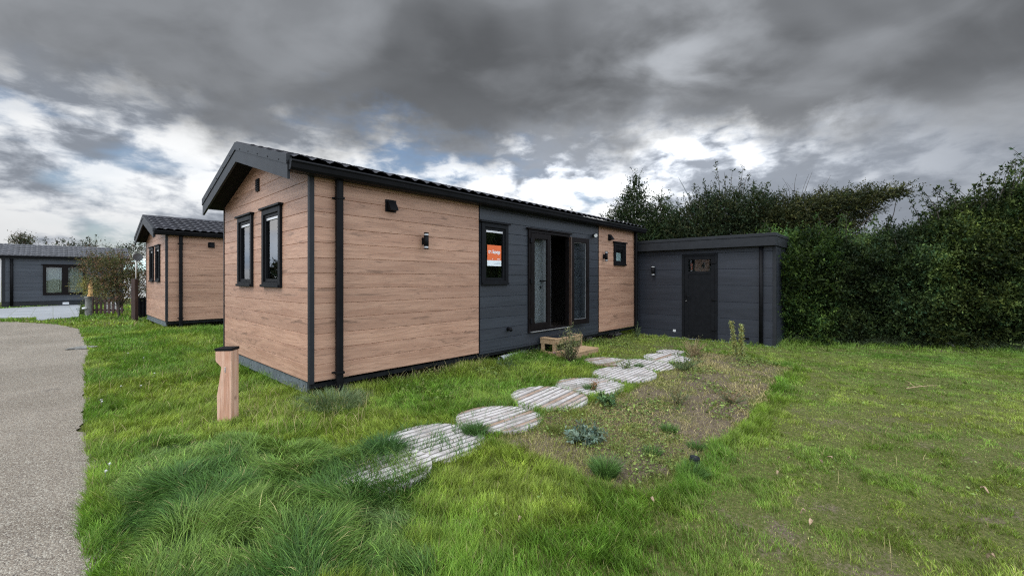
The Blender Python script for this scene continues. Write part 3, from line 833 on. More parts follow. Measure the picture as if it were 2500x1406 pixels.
# vents
gv = MB().box(-0.02, 0.0, 1.84, 1.97, 2.83, 3.02, 0.003)
for k in range(5): gv.box(-0.032, -0.019, 1.853, 1.957, 2.85 + k * 0.033, 2.865 + k * 0.033, 0.002)
gv.build('vent_grille', M['black_plastic'], chalet)
def cowl(x, z, s=0.085):
    m = MB().box(x - s, x + s, -0.012, 0.0, z - s, z + s, 0.003)
    m.prism([(-0.012, z + s * 0.75), (-0.035, z + s * 0.75), (-0.105, z - s * 0.55), (-0.105, z - s * 0.8), (-0.012, z - s * 0.8)], x - s * 0.72, x + s * 0.72, 0)
    m.build('vent_cowl', M['black_plastic'], chalet)
cowl(1.095, 2.525); cowl(7.16, 2.53, 0.075)
m = MB().tube([(3.50, 0.0, 0.60), (3.50, -0.06, 0.60), (3.50, -0.085, 0.57)], [0.035, 0.035, 0.03], 10); m.build('drain_spout', M['black_plastic'], chalet)
def wall_lamp(root, amap, a, z, h=0.245, r=0.036):
    l = empty('wall_lamp', (0, 0, 0)); l.parent = root
    m = MB().lathe([(0.0, -h / 2 + .04), (r, -h / 2 + .04), (r, h / 2 - .04), (0, h / 2 - .04)], 16, (a, -0.085, z)); m.box(a - 0.022, a + 0.022, -0.06, -0.002, z - 0.05, z + 0.05, 0.004)
    m.v = [amap(p) for p in m.v]; m.build('lamp_body', M['black_plastic'], l)
    for s_ in (-1, 1):
        q = sorted([z + s_ * (h / 2 - .04), z + s_ * (h / 2 - .018)])
        m = MB().lathe([(r - 0.004, q[0] - z), (r - 0.004, q[1] - z)], 16, (a, -0.085, z))
        m.v = [amap(p) for p in m.v]; m.build('lens_ring', M['lamp_ring'], l)
        q = sorted([s_ * (h / 2 - .018), s_ * h / 2])
        m = MB().lathe([(0, q[0]), (r, q[0]), (r, q[1]), (0, q[1])], 16, (a, -0.085, z))
        m.v = [amap(p) for p in m.v]; m.build('lamp_cap', M['black_plastic'], l)
wall_lamp(chalet, amap_long, 1.64, 2.07); wall_lamp(chalet, amap_long, 6.86, 2.05)
cm = empty('security_camera', (6.36, 0, 2.52)); cm.parent = chalet
MB().tube([(0.06, -0.004, 0), (0.06, -0.05, 0)], 0.04, 12).build('mount', M['black_plastic'], cm)
MB().tube([(0.07, -0.06, 0.0), (-0.05, -0.13, -0.02)], 0.038, 14).build('camera_body', M['white_plastic'], cm)
MB().tube([(0.12, -0.035, 0.005), (0.071, -0.0605, 0.0)], 0.036, 12).build('camera_back', M['black_plastic'], cm)
# doors
dfr = MB(); framed(dfr, amap_long, DR[0], DR[1], DR[2], DR[3], 0.055, -0.03, 0.06, 0.004); dfr.build('door_frame', M['frame_brown'], chalet)
MB().box(DR[0] - 0.05, DR[1] + 0.05, -0.06, 0.0, DR[3] + 0.002, DR[3] + 0.032, 0.004).build('door_head_board', M['frame_brown'], chalet)
MB().box(DR[0] + 0.03, DR[1] - 0.02, -0.075, -0.031, DR[2] + 0.01, DR[2] + 0.024, 0.002).build('door_sill', M['steel_thin'], chalet)
LWD = (DR[1] - DR[0] - 0.12) / 2
def leaf(name, x, rz, handle_side):
    d = empty(name, (x, -0.012, 0)); d.parent = chalet; d.rotation_euler = (0, 0, rz)
    s = 1 if handle_side > 0 else -1
    f = MB(); z0, z1 = DR[2] + 0.06, DR[3] - 0.06
    mp = lambda p: (p[0] * s, p[1], p[2])
    framed(f, mp, 0.004, LWD - 0.004, z0, z1, 0.105, -0.028, 0.03, 0.005); f.build('leaf_frame', M['frame_brown'], d)
    g_ = MB().box(0.112 * s, (LWD - 0.112) * s, -0.006, 0.004, z0 + 0.108, z1 - 0.108); g_.build('pane', M['glass_clear'], d)
    b = MB(); framed(b, mp, 0.109, LWD - 0.109, z0 + 0.105, z1 - 0.105, 0.012, -0.012, 0.012, 0.002); b.build('glazing_bead', M['chassis_grey'] if handle_side < 0 else M['frame_brown'], d)
    for zz in (z0 + 0.12, 1.42, z1 - 0.2): MB().box(-0.03 * s, 0.02 * s, -0.045, -0.029, zz, zz + 0.10, 0.004).build('hinge', M['black_plastic'], d)
    return d, s
l1, s1 = leaf('door_leaf', DR[0] + 0.058, 0.0, 1)
l2, s2 = leaf('door_leaf', DR[1] - 0.058, R(174), -1)
l2.location.y = -0.07
l2['label'] = 'glazed door leaf swung wide open against the wall'
hm = MB(); x = -(LWD - 0.05); hm.box(x - 0.015, x + 0.015, 0.0305, 0.042, 1.32, 1.55, 0.003); hm.tube([(x, 0.042, 1.47), (x, 0.075, 1.47), (x + 0.12, 0.078, 1.47)], 0.010, 8); hm.build('handle', M['black_plastic'], l2)
hm = MB(); hm.box(-0.028, 0.004 - 0.0005, -0.03, 0.032, DR[2] + 0.055, DR[3] - 0.055, 0.003); hm.build('edge_strip', M['door_edge'], l2)
# interior seen through the doors and windows
it = empty('interior', (0, 0, 0)); it.parent = chalet
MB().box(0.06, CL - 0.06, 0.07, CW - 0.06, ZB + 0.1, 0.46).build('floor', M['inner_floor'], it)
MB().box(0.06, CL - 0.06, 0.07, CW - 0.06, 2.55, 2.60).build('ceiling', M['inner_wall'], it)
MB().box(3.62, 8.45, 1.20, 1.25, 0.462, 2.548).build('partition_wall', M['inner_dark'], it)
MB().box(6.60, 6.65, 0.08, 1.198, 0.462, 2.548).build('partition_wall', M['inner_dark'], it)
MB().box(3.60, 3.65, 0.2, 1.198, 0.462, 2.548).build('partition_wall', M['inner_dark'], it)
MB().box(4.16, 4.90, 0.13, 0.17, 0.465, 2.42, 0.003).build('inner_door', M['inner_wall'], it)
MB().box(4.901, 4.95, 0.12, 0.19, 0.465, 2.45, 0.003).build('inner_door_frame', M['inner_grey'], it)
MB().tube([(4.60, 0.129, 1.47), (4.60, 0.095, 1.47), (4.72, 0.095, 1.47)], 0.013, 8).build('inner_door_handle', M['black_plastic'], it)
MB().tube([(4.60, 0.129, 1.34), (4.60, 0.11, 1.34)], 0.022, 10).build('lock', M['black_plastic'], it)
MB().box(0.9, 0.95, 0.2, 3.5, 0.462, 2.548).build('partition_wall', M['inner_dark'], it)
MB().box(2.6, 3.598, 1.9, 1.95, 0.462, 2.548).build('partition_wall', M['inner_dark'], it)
# chassis
rl = MB().box(0.02, 0.05, 0.14, CW - 0.05, ZB - 0.135, ZB - 0.021); rl.box(-0.012, 0.05, 0.14, CW - 0.05, ZB - 0.15, ZB - 0.136)
rl = rl.build('chassis_rail', M['galv'], chalet)
for k in range(9):
    y = 0.25 + k * 0.41; MB().tube([(0.012, y, ZB - 0.07 - 0.02 * (k % 2)), (0.022, y, ZB - 0.07 - 0.02 * (k % 2))], 0.014, 6).build('bolt', M['galv'], rl)
MB().box(0.02, CL - 0.02, 0.03, 0.075, ZB - 0.085, ZB - 0.031).build('chassis_beam', M['chassis'], chalet)
for x in (0.55, 2.5, 4.6, 6.8, 8.2):
    for y in (0.45, CW - 0.45):
        b = MB(); b.box(x - 0.15, x + 0.15, y - 0.15, y + 0.15, -0.05, 0.06, 0.01); b.box(x - 0.11, x + 0.11, y - 0.11, y + 0.11, 0.061, ZB + 0.09, 0.01); b.build('support_block', M['concrete'], chalet)

# second chalet: same model behind the first
ch2 = copy_tree(chalet, None, skip=('interior', 'door_leaf', 'security_camera', 'wall_lamp', 'drain_spout', 'support_block'))
ch2.location = (C2[0], C2[1], 0.03)
tag(ch2, 'smaller looking timber clad chalet standing behind, partly hidden by the big one', 'chalet', 'timber clad holiday chalets')
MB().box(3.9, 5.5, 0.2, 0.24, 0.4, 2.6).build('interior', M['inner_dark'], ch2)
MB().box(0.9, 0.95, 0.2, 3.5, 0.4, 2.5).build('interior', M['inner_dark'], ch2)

# sale poster in the window
x0, x1 = 2.975, 3.345
zp0, zp1 = 1.735, 2.10
po = empty('sale_poster', (C0[0] + (x0 + x1) / 2, C0[1] + 0.0085, zp0))
tag(po, 'orange and white sale poster in the dark window of the timber chalet', 'poster')
w_, h_ = (x1 - x0) / 2 - 0.012, zp1 - zp0
MB().box(-w_, w_, -0.0015, 0.0015, h_ * 0.27, h_, 0).build('orange_panel', M['orange'], po)
MB().box(-w_, w_, -0.0015, 0.0015, 0, h_ * 0.27 - 0.0004, 0).build('white_strip', M['white_print'], po)
def text_mesh(name, body, size, loc, mat, parent, rot=(R(90), 0, 0), bold=0.0, align='CENTER'):
    cu = bpy.data.curves.new(name, 'FONT'); cu.body = body; cu.size = size; cu.align_x = align; cu.extrude = 0.0006; cu.offset = bold
    t = bpy.data.objects.new(name, cu); COL.objects.link(t)
    dg = bpy.context.evaluated_depsgraph_get(); me = bpy.data.meshes.new_from_object(t.evaluated_get(dg))
    bpy.data.objects.remove(t)
    me.materials.clear(); me.materials.append(mat)
    o = bpy.data.objects.new(name, me); COL.objects.link(o); o.parent = parent; o.location = loc; o.rotation_euler = rot
    return o
text_mesh('lettering', 'te koop', 0.092, (0, -0.0025, h_ * 0.60), M['white_print'], po, bold=0.003)
m = MB()
for (u0, u1, v) in ((-0.05, -0.035, .315), (0.07, 0.145, .315)): m.box(u0, u1, -0.0025, -0.0016, h_ * v, h_ * v + 0.013)
m.build('small_print', M['white_print'], po)
m = MB()
for (u0, u1, v) in ((0.05, 0.15, .165), (-0.02, 0.15, .10)):
    u = u0
    while u < u1:
        k = random.uniform(0.008, 0.02); m.box(u, min(u + k, u1), -0.0025, -0.0016, h_ * v, h_ * v + 0.008); u += k + 0.004
m.build('small_print', M['grey_print'], po)

# ------------------------------------------------------------------ shed
shed = empty('shed', (SH0[0], SH0[1], 0))
tag(shed, 'low flat roofed anthracite shed with one door at the end of the timber chalet', 'shed')
SD = (1.20, 2.05, 0.06, 2.14)
clad(MB(), (0, 0, 0), (0, 1, 0), (-1, 0, 0), SHW, 0.02, 2.3, 0.39, 0.185, [SD]).build('front_wall', M['shed_clad'], shed)
clad(MB(), (0, 0, 0), (1, 0, 0), (0, -1, 0), SHD, 0.02, 2.3, 0.195, 0.185).build('side_wall', M['shed_clad'], shed)
mb = MB(); mb.quad([(0, SHW, 0), (SHD, SHW, 0), (SHD, SHW, 2.3), (0, SHW, 2.3)]); mb.quad([(SHD, 0, 0), (SHD, SHW, 0), (SHD, SHW, 2.3), (SHD, 0, 2.3)]); mb.build('rear_wall', M['shed_clad'], shed)
MB().box(-0.016, 0.05, -0.016, 0.05, 0.0, 2.26, 0.003).build('corner_trim', M['anthracite'], shed)
MB().box(-0.016, 0.035, SHW - 0.035, SHW + 0.01, 0.0, 2.26, 0.003).build('corner_trim', M['anthracite'], shed)
MB().box(SHD - 0.04, SHD + 0.012, -0.016, 0.03, 0.0, 2.26, 0.003).build('corner_trim', M['anthracite'], shed)
rf = MB().box(-0.18, SHD + 0.05, -0.035, SHW + 0.13, 2.245, 2.45, 0.004).build('roof', M['anthracite'], shed)
MB().box(-0.192, SHD + 0.062, -0.047, SHW + 0.142, 2.451, 2.525, 0.006).build('roof_edge', M['anthracite'], rf)
m = framed(MB(), amap_gable, SD[0], SD[1], SD[2] - 0.04, SD[3], 0.06, -0.022, 0.05); m.build('door_frame', M['frame_dark'], shed)
sd = empty('door', (0, 0, 0)); sd.parent = shed
a0, a1, b0, b1 = SD[0] + 0.063, SD[1] - 0.063, SD[2] + 0.025, SD[3] - 0.063
wz0, wz1 = 1.70, 2.0
m = framed(MB(), amap_gable, a0, a1, b0, b1, 0.09, -0.012, 0.04)
m.box(-0.012, 0.04, a0 + 0.09, a1 - 0.09, wz0 - 0.07, wz0); m.build('door_frame', M['frame_dark'], sd)
MB().box(0.0, 0.03, a0 + 0.091, a1 - 0.091, b0 + 0.091, wz0 - 0.071).build('door_panel', M['frame_dark'], sd)
MB().box(0.004, 0.012, a0 + 0.091, a1 - 0.091, wz0 + 0.001, b1 - 0.091).xf(lambda p: Vector((p.x + 0.046 * (a1 - 0.091 - p.y), p.y, p.z))).build('pane', M['glass'], sd)
m = MB().box(-0.024, -0.0125, a1 - 0.062, a1 - 0.03, 0.93, 1.16, 0.003); m.tube([(-0.02, a1 - 0.046, 1.08), (-0.06, a1 - 0.046, 1.08), (-0.062, a1 - 0.165, 1.075)], 0.011, 8); m.build('handle', M['black_plastic'], sd)
for z in (0.25, 0.98, 1.88): MB().box(-0.034, -0.0125, a0 - 0.045, a0 + 0.07, z, z + 0.05, 0.004).build('hinge', M['black_plastic'], sd)
MB().tube([(-0.026, a1 - 0.046, 0.96), (-0.016, a1 - 0.046, 0.96)], 0.012, 8).build('lock', M['steel_thin'], sd)
MB().box(0.12, 0.14, 1.0, 2.3, 0.1, 2.2).build('interior', M['inner_dark'], shed)  # dark sheet added behind the pane, standing in for the unlit inside
wall_lamp(shed, amap_gable, 2.78, 1.73, 0.26, 0.045)
MB().tube([(-0.06, 0.27, 0.02), (-0.06, 0.27, 2.243)], 0.04, 12).build('downpipe', M['black_plastic'], shed)
MB().box(-0.016, -0.001, 2.21, 2.28, 0.15, 0.21, 0.003).build('vent_grille', M['lamp_ring'], shed)
MB().box(-0.016, -0.001, 0.52, 0.66, 0.11, 0.16, 0.003).build('vent_grille', M['black_plastic'], shed)
MB().box(-0.06, SHD, -0.03, SHW + 0.02, -0.08, 0.018, 0.01).build('base_slab', M['galv'], shed)

# ------------------------------------------------------------------ wooden lamp post
pb = gnd(556, 1033)
post = empty('lamp_post', (pb[0], pb[1], 0), 0)
tag(post, 'short wooden lamp bollard with a notched side and flat black cap', 'lamp post')
th = R(-6.2)
dl = Vector(cw(-math.cos(th), math.sin(th))); dr = Vector(cw(math.sin(th), math.cos(th)))   # along broad face to the left; depth away to the right
W2 = 0.17
prof = [(-0.0725, -0.12), (0.064, -0.12), (0.068, 0.30), (0.062, 0.345), (0.030, 0.565), (0.026, 0.60), (0.046, 0.622), (0.080, 0.66), (0.082, 0.70), (0.082, 0.765), (-0.0725, 0.765)]
m = MB(); m.prism(prof, -0.0725, 0.0725, 1)
def pf(p): return dl * p.x + dr * p.y + Vector((0, 0, p.z))
m.xf(pf)
sh = m.build('shaft', M['post_wood'], post)
bv = sh.modifiers.new('bevel', 'BEVEL'); bv.width = 0.006; bv.segments = 2
m = MB().box(-0.0785, 0.088, -0.0785, 0.0785, 0.766, 0.793, 0.004).xf(pf); m.build('cap', M['black_plastic'], post)
m = MB().box(-0.018, -0.008, -0.076, -0.0722, 0.545, 0.60, 0.001).xf(pf); m.build('number_plate', M['steel_thin'], post)
m = MB().box(0.048, 0.066, -0.05, 0.05, 0.630, 0.637, 0.001).xf(pf)
m.build('lens', M['lamp_ring'], post)

# ------------------------------------------------------------------ wooden steps
sp = empty('wooden_steps', (6.50, 4.46, 0))
tag(sp, 'two tread wooden doorstep below the open double doors', 'steps')
SWX = 0.93
for x in (0.0, SWX - 0.04):
    for y in (0.42, 0.70):
        MB().box(x + 0.004, x + 0.036, y - 0.04, y + 0.04, 0.10, 0.30, 0.004).build('leg', M['step_wood'], sp)
    MB().box(x - 0.002, x + 0.04, 0.38, 0.755, 0.245, 0.332, 0.004).build('side_board', M['step_wood'], sp)
    MB().box(x - 0.0035, x + 0.041, 0.0, 0.755, -0.01, 0.10, 0.004).build('side_board', M['step_wood'], sp)
MB().box(0.041, SWX - 0.041, 0.0, 0.03, 0.0, 0.10, 0.004).build('front_board', M['step_wood'], sp)
MB().box(0.041, SWX - 0.041, 0.38, 0.41, 0.245, 0.332, 0.004).build('front_board', M['step_wood'], sp)
for k in range(3): MB().box(-0.01, SWX + 0.01, -0.01 + k * 0.13, 0.115 + k * 0.13, 0.101, 0.13, 0.005).build('tread', M['step_wood'], sp)
for k in range(3): MB().box(-0.01, SWX + 0.01, 0.372 + k * 0.13, 0.497 + k * 0.13, 0.333, 0.36, 0.005).build('tread', M['step_wood'], sp)
MB().box(0.12, SWX - 0.12, 0.42, 0.72, 0.3605, 0.366, 0.002).build('grip_mat', M['corrugated'], sp)

# ------------------------------------------------------------------ grey pipe under the wall
o = MB(); a = Vector(gnd(1222, 877, 0.07)); b = a + Vector((1.4, 0.30, 0.0))
o.tube([a, a.lerp(b, 0.5), b], 0.06, 18, cap=False); o.tube([b, a], 0.052, 18, cap=False)
tag(o.build('drain_pipe', M['grey_pipe']), 'grey plastic pipe lying in the grass beside the wooden steps', 'pipe')

# ------------------------------------------------------------------ round plank discs
DL = ['round whitewashed plank disc nearest the camera, half buried in long green grass',
      'round plank disc with grass growing over it, second from the camera',
      'round plank disc with one brown plank edge, third from the camera',
      'round plank disc in the middle of the row, overlapping the third one',
      'round plank disc with dry red-brown weed beside it, fifth from the camera',
      'round plank disc with a weed tuft on its upper edge, sixth from the camera',
      'round plank disc near the end of the row, seventh from the camera',
      'round plank disc set aside from the row, just in front of the wooden steps',
      'round plank disc at the end of the row before the dry bush',
      'small farthest round plank disc, half hidden by the dry bush']
for k, (x, y) in enumerate(DISC_XY):
    rr = DISC_R[k]; mb = MB(); pw_ = 0.0775; ang = R(4) * ((k * 37 % 7) - 3) / 2
    n = int(2 * rr / pw_) + 1
    for i in range(n):
        y0 = -rr + i * pw_ + 0.009; y1 = min(y0 + pw_ - 0.018, rr)
        if y1 - y0 < 0.01: continue
        top, bot = [], []
        ysn = np.linspace(y0, y1, 5)
        hx = np.sqrt(np.maximum(rr * rr - ysn ** 2, 0)) + rng.uniform(-.004, .004)
        dz = rng.uniform(-.003, .004)
        pts = [(-hx[j], ysn[j]) for j in range(5)] + [(hx[j], ysn[j]) for j in range(4, -1, -1)]
        c_b = math.cos(ang); s_b = math.sin(ang)
        P3 = [(c_b * p[0] - s_b * p[1], s_b * p[0] + c_b * p[1]) for p in pts]
        zt = 0.036 + dz
        mb.quad([(p[0], p[1], zt) for p in P3][::-1], [(p[0] + 3, p[1] + rr + 0.0001) for p in pts][::-1])
        for j in range(10):
            p, q = P3[j], P3[(j + 1) % 10]
            mb.quad([(p[0], p[1], zt), (q[0], q[1], zt), (q[0], q[1], -0.03), (p[0], p[1], -0.03)], [(0, 3), (0.1, 3), (0.1, 3.02), (0, 3.02)])
    d = mb.build('plank_disc', M['disc'], None, merge=False)
    zz = float(ground_z(np.array([x]), np.array([y]))[0])
    d.location = (x, y, zz - 0.016 + 0.004 * (k % 2) + (0.010 if k in (3, 5) else 0))
    d.rotation_euler = (R(0.8) * ((k * 13 % 5) - 2), R(0.8) * ((k * 7 % 5) - 2), 0)
    tag(d, DL[k], 'plank disc', 'round plank discs laid as a path')

# ------------------------------------------------------------------ black corrugated pipe stub
c = gnd(1693, 1143)
m = MB(); prf = []
for k in range(6): prf += [(0.039, k * 0.016), (0.039, k * 0.016 + 0.008), (0.034, k * 0.016 + 0.010), (0.034, k * 0.016 + 0.015)]
m.lathe(prf, 20, smooth=False); m.lathe([(0.034, 0.095), (0.030, 0.095), (0.030, 0.0)], 20)
o = m.build('corrugated_pipe', M['corrugated']); o.location = (c[0], c[1], 0.0); o.rotation_euler = (R(5), R(4), 0)
tag(o, 'short black corrugated pipe stub sticking out of the soil', 'pipe')

# ------------------------------------------------------------------ vegetation builders
def leaves_mesh(name, org, dirs, size, col, mat, parent=None, width=0.45, fold=0.25):
    """diamond leaves with a folded midrib. org (n,3) base, dirs (n,3) unit, size (n,), col (n,3)"""
    n = len(org)
    up = rng.normal(size=(n, 3)) * 0.55 + np.array([0, 0, 1.0])
    side = np.cross(dirs, up); side /= np.linalg.norm(side, axis=1, keepdims=True) + 1e-9
    nrm = np.cross(side, dirs)
    s = size[:, None]
    b = org; t = org + dirs * s; m_ = org + dirs * s * 0.45
    l = m_ + side * s * width * 0.5 + nrm * s * fold * 0.3; r = m_ - side * s * width * 0.5 + nrm * s * fold * 0.3
    V = np.stack([b, r, t, l], 1).reshape(-1, 3)
    F = (np.arange(n) * 4)[:, None] + np.array([[0, 1, 2, 0, 2, 3]])
    st_ = np.arange(n * 2) * 3
    return np_mesh(name, V, F.ravel(), st_, np.full(n * 2, 3), mat, parent, np.repeat(col, 4, 0))

def unit(v): return v / (np.linalg.norm(v, axis=-1, keepdims=True) + 1e-9)
def sprigs(org, dirs, length, per, lsize, base_col, var=0.35, light=None, lf=0.15, spread=0.9):
    """leaves along many short shoots; returns arrays"""
    n = len(org)
    t = rng.uniform(0.05, 1.0, (n, per))
    bend = rng.normal(size=(n, 1, 3)) * 0.25
    p = org[:, None, :] + dirs[:, None, :] * (length[:, None, None] * t[..., None]) + bend * length[:, None, None] * (t[..., None] ** 2) * 0.6
    d = unit(dirs[:, None, :] * 0.7 + rng.normal(size=(n, per, 3)) * spread * 0.6)
    s = lsize * rng.uniform(0.6, 1.25, (n, per)) * (1.15 - 0.5 * t)
    c0 = np.array(base_col)[None, None, :]
    k = np.exp(rng.normal(size=(n, 1, 1)) * var * 0.7 + rng.normal(size=(n, per, 1)) * var * 0.5)
    hue = rng.normal(size=(n, 1, 1)) * 0.12
    c = c0 * k * np.concatenate([1 + hue, np.ones_like(hue), 1 - hue], 2)
    if light is not None:
        w = (rng.uniform(size=(n, 1, 1)) < lf) * rng.uniform(0.4, 1.0, (n, 1, 1))
        c = c * (1 - w) + np.array(light)[None, None, :] * k * w
    return p.reshape(-1, 3), d.reshape(-1, 3), s.ravel(), np.clip(c, 0.002, 0.9).reshape(-1, 3)
def cat(parts): return [np.concatenate(a, 0) for a in zip(*parts)]
def branch(mb, p, q, r0, r1, sag=0.1, n=6, k=5):
    p, q = Vector(p), Vector(q); L = (q - p).length
    o1 = Vector(rng.normal(size=3)) * L * sag
    pts = []
    for i in range(k + 1):
        t = i / k; pts.append(p.lerp(q, t) + o1 * math.sin(math.pi * t) * 0.6 + Vector((0, 0, L * sag * math.sin(math.pi * t) * 0.4)))
    mb.tube(pts, [r0 + (r1 - r0) * i / k for i in range(k + 1)], n, cap=False)
    return pts

def blob_tree(name, label, base, blobs, nsp, lsize, colr, light=None, lf=0.15, per=9, slen=(0.25, 0.5), trunk_r=0.1, shoots=(), wind=None, group=None, surf=0.55, cat_='tree', var=0.4, twigs=()):
    """tree: trunk with limbs into each leafy clump; blobs: (centre xyz, radii xyz)"""
    root = empty(name, base); B = np.array(base)
    tag(root, label, cat_, group)
    tm = MB()
    vol = np.array([b[1][0] * b[1][1] * b[1][2] for b in blobs]) ** 0.7; vol /= vol.sum()
    parts = []
    zmin = min(b[0][2] - b[1][2] for b in blobs)
    fork = Vector((0, 0, max(0.3, (zmin - base[2]) * 0.75)))
    branch(tm, (0, 0, -0.1), fork, trunk_r, trunk_r * 0.75, 0.06)
    for (c, r), w in zip(blobs, vol):
        c = np.array(c) - B; r = np.array(r)
        branch(tm, fork, Vector(c), trunk_r * 0.6, trunk_r * 0.12, 0.12 if wind is None else 0.22, 6, 7)
        n = max(8, int(nsp * w))
        d = unit(rng.normal(size=(n, 3))); rad = rng.uniform(surf, 1.0, n) ** 0.7
        rad *= 1 + 0.28 * (fbm(d[:, 0] * 2.6 + c[0], d[:, 2] * 2.6 + d[:, 1] * 2 + c[1], 5, 3) - 0.5) * 2
        o_ = c + d * r * rad[:, None] * 0.93
        dd = unit(d * 0.8 + rng.normal(size=(n, 3)) * 0.45 + np.array([0, 0, 0.3]) + (np.array(wind) if wind is not None else 0))
        parts.append(sprigs(o_, dd, rng.uniform(*slen, n), per, lsize, colr, var, light, lf))
        for _ in range(6):
            e = unit(rng.normal(size=3)) * r * rng.uniform(0.5, 0.95) + c
            branch(tm, Vector(c), Vector(e), trunk_r * 0.16, 0.006, 0.15, 4, 3)
    for (p, q, nl) in shoots:            # long shoots that break the outline
        p = np.array(p) - B; q = np.array(q) - B
        sm_ = MB(); branch(sm_, Vector(p), Vector(q), 0.012, 0.003, 0.08, 4, 5); sm_.build('shoot', M['bark'], root, merge=False)
        tt = rng.uniform(0.12, 1.0, nl)
        P = p + (q - p) * tt[:, None] + rng.normal(size=(nl, 3)) * 0.03 * (1.25 - tt[:, None])
        D = unit(rng.normal(size=(nl, 3)) + unit(q - p) * 0.7)
        parts.append(sprigs(P, D, np.full(nl, 0.14) * (1.2 - tt * 0.8), 4, lsize, colr, var, light, lf))
    for (p, q) in twigs:
        tw_ = MB(); branch(tw_, Vector(np.array(p) - B), Vector(np.array(q) - B), 0.009, 0.003, 0.13, 4, 6); tw_.build('bare_branch', M['bark'], root, merge=False)
    tm.build('trunk', M['bark'], root, merge=False)
    a = cat(parts)
    leaves_mesh('crown', *a, M['leaf'], root)
    return root

# hedge on the right -----------------------------------------------------------
HCOL = (0.028, 0.047, 0.018)
def hx_front(y):  return 12.05 + (1.82 - y) * 0.47
def hedge_bush(name, label, y0, y1, zt0, zt1, depth, colr, light, lf, lsize, dens, group='hedge shrubs beside the lawn', xoff=0.0, shoots=8, var=0.34, slen=(0.2, 0.55)):
    ym = (y0 + y1) / 2
    root = empty(name, (hx_front(ym) + 0.6 + xoff, ym, 0)); B = np.array(root.location); tag(root, label, 'hedge', group)
    L = abs(y1 - y0)
    n = int(dens * L * (zt0 + zt1) / 2)
    y = rng.uniform(min(y0, y1), max(y0, y1), n); f = (y - y0) / (y1 - y0)
    zt = zt0 + (zt1 - zt0) * f + 0.5 * (fbm(y * 1.3, y * 0 + 3, 61, 3) - 0.5)
    u = rng.uniform(0, 1, n)
    ztop = zt
    z = 0.05 + (ztop - 0.05) * u
    inn = np.abs(rng.normal(size=n)) * 0.22
    bulge = 0.95 * (fbm(y * 1.1, z * 1.1, 63, 3) - 0.5) + 0.7 * (fbm(y * 3.1, z * 3.1, 64, 2) - 0.5)
    round_ = 0.9 * np.clip((u - 0.72) / 0.28, 0, 1) ** 2
    x = hx_front(y) + xoff + inn - bulge + round_ - 0.1
    P = np.stack([x, y, z], 1)
    D = unit(np.stack([-0.75 + 0.5 * round_, rng.normal(size=n) * 0.5, 0.35 + 0.6 * round_ + rng.normal(size=n) * 0.45], 1))
    parts = [sprigs(P - B, D, rng.uniform(*slen, n), 9, lsize, colr, var, light, lf)]
    # top
    n2 = int(n * 0.42)
    y = rng.uniform(min(y0, y1), max(y0, y1), n2); f = (y - y0) / (y1 - y0)
    zt = zt0 + (zt1 - zt0) * f + 0.5 * (fbm(y * 1.3, y * 0 + 3, 61, 3) - 0.5)
    xx = rng.uniform(0.3, depth, n2)
    P = np.stack([hx_front(y) + xoff + xx, y, zt + 0.3 * (fbm(y * 2.2, xx * 2.2, 67, 3) - 0.5) - rng.uniform(0, 0.35, n2)], 1)
    D = unit(np.stack([rng.normal(size=n2) * 0.5 - 0.1, rng.normal(size=n2) * 0.5, np.full(n2, 0.9)], 1))
    parts.append(sprigs(P - B, D, rng.uniform(0.25, 0.5, n2), 9, lsize, colr, var, light, lf))
    # deep filler so that no sky shows through low down
    n3 = int(n * 1.0)
    y = rng.uniform(min(y0, y1), max(y0, y1), n3); f = (y - y0) / (y1 - y0); zt = zt0 + (zt1 - zt0) * f
    P = np.stack([hx_front(y) + xoff + rng.uniform(0.3, depth, n3), y, rng.uniform(0.03, 0.90, n3) * zt], 1)
    D = unit(rng.normal(size=(n3, 3)))
    parts.append(sprigs(P - B, D, rng.uniform(0.25, 0.45, n3), 8, lsize * 2.0, colr, var))
    for k in range(int(L * 2.2) + 2):
        yy = y0 + (y1 - y0) * (k + 0.5) / (int(L * 2.2) + 2)
        zt_ = (zt0 + (zt1 - zt0) * (k + 0.5) / (int(L * 2.2) + 2)) * rng.uniform(0.7, 0.95)
        s = Vector((hx_front(yy) + xoff + rng.uniform(0.3, 0.9), yy, -0.05)) - Vector(B)
        tm = MB(); branch(tm, s, s + Vector((rng.normal() * 0.3, rng.normal() * 0.3, zt_)), 0.03, 0.006, 0.08, 5, 4); tm.build('stem', M['bark'], root, merge=False)
    for k in range(shoots):
        yy = rng.uniform(min(y0, y1), max(y0, y1)); f = (yy - y0) / (y1 - y0); zt_ = zt0 + (zt1 - zt0) * f
        s = np.array([hx_front(yy) + xoff + rng.uniform(0.3, 1.2), yy, zt_ - 0.1]) - B
        q = s + np.array([rng.normal() * 0.15, rng.normal() * 0.28, rng.uniform(0.35, 0.95)])
        tm = MB(); branch(tm, Vector(s), Vector(q), 0.009, 0.003, 0.06, 4, 4); tm.build('shoot', M['bark'], root, merge=False)
        nl = 16; tt = rng.uniform(0.1, 1, nl)
        parts.append(sprigs(s + (q - s) * tt[:, None], unit(rng.normal(size=(nl, 3)) + unit(q - s)), 0.13 * (1.3 - tt), 5, lsize, colr, var, light, lf))
    A = cat(parts); W_ = A[0] + B
    pk = np.exp((fbm(W_[:, 1] * 1.5, W_[:, 2] * 1.5, 111, 3) - 0.5) * 2.6 + (fbm(W_[:, 1] * 5, W_[:, 2] * 5, 112, 2) - 0.5) * 1.2)
    yl = np.clip((fbm(W_[:, 1] * 0.9 + 4, W_[:, 2] * 0.9, 113, 2) - 0.45) * 3, 0, 1)[:, None]
    A[3] = A[3] * pk[:, None] * (1 + yl * np.array([0.22, 0.12, 0.0]))
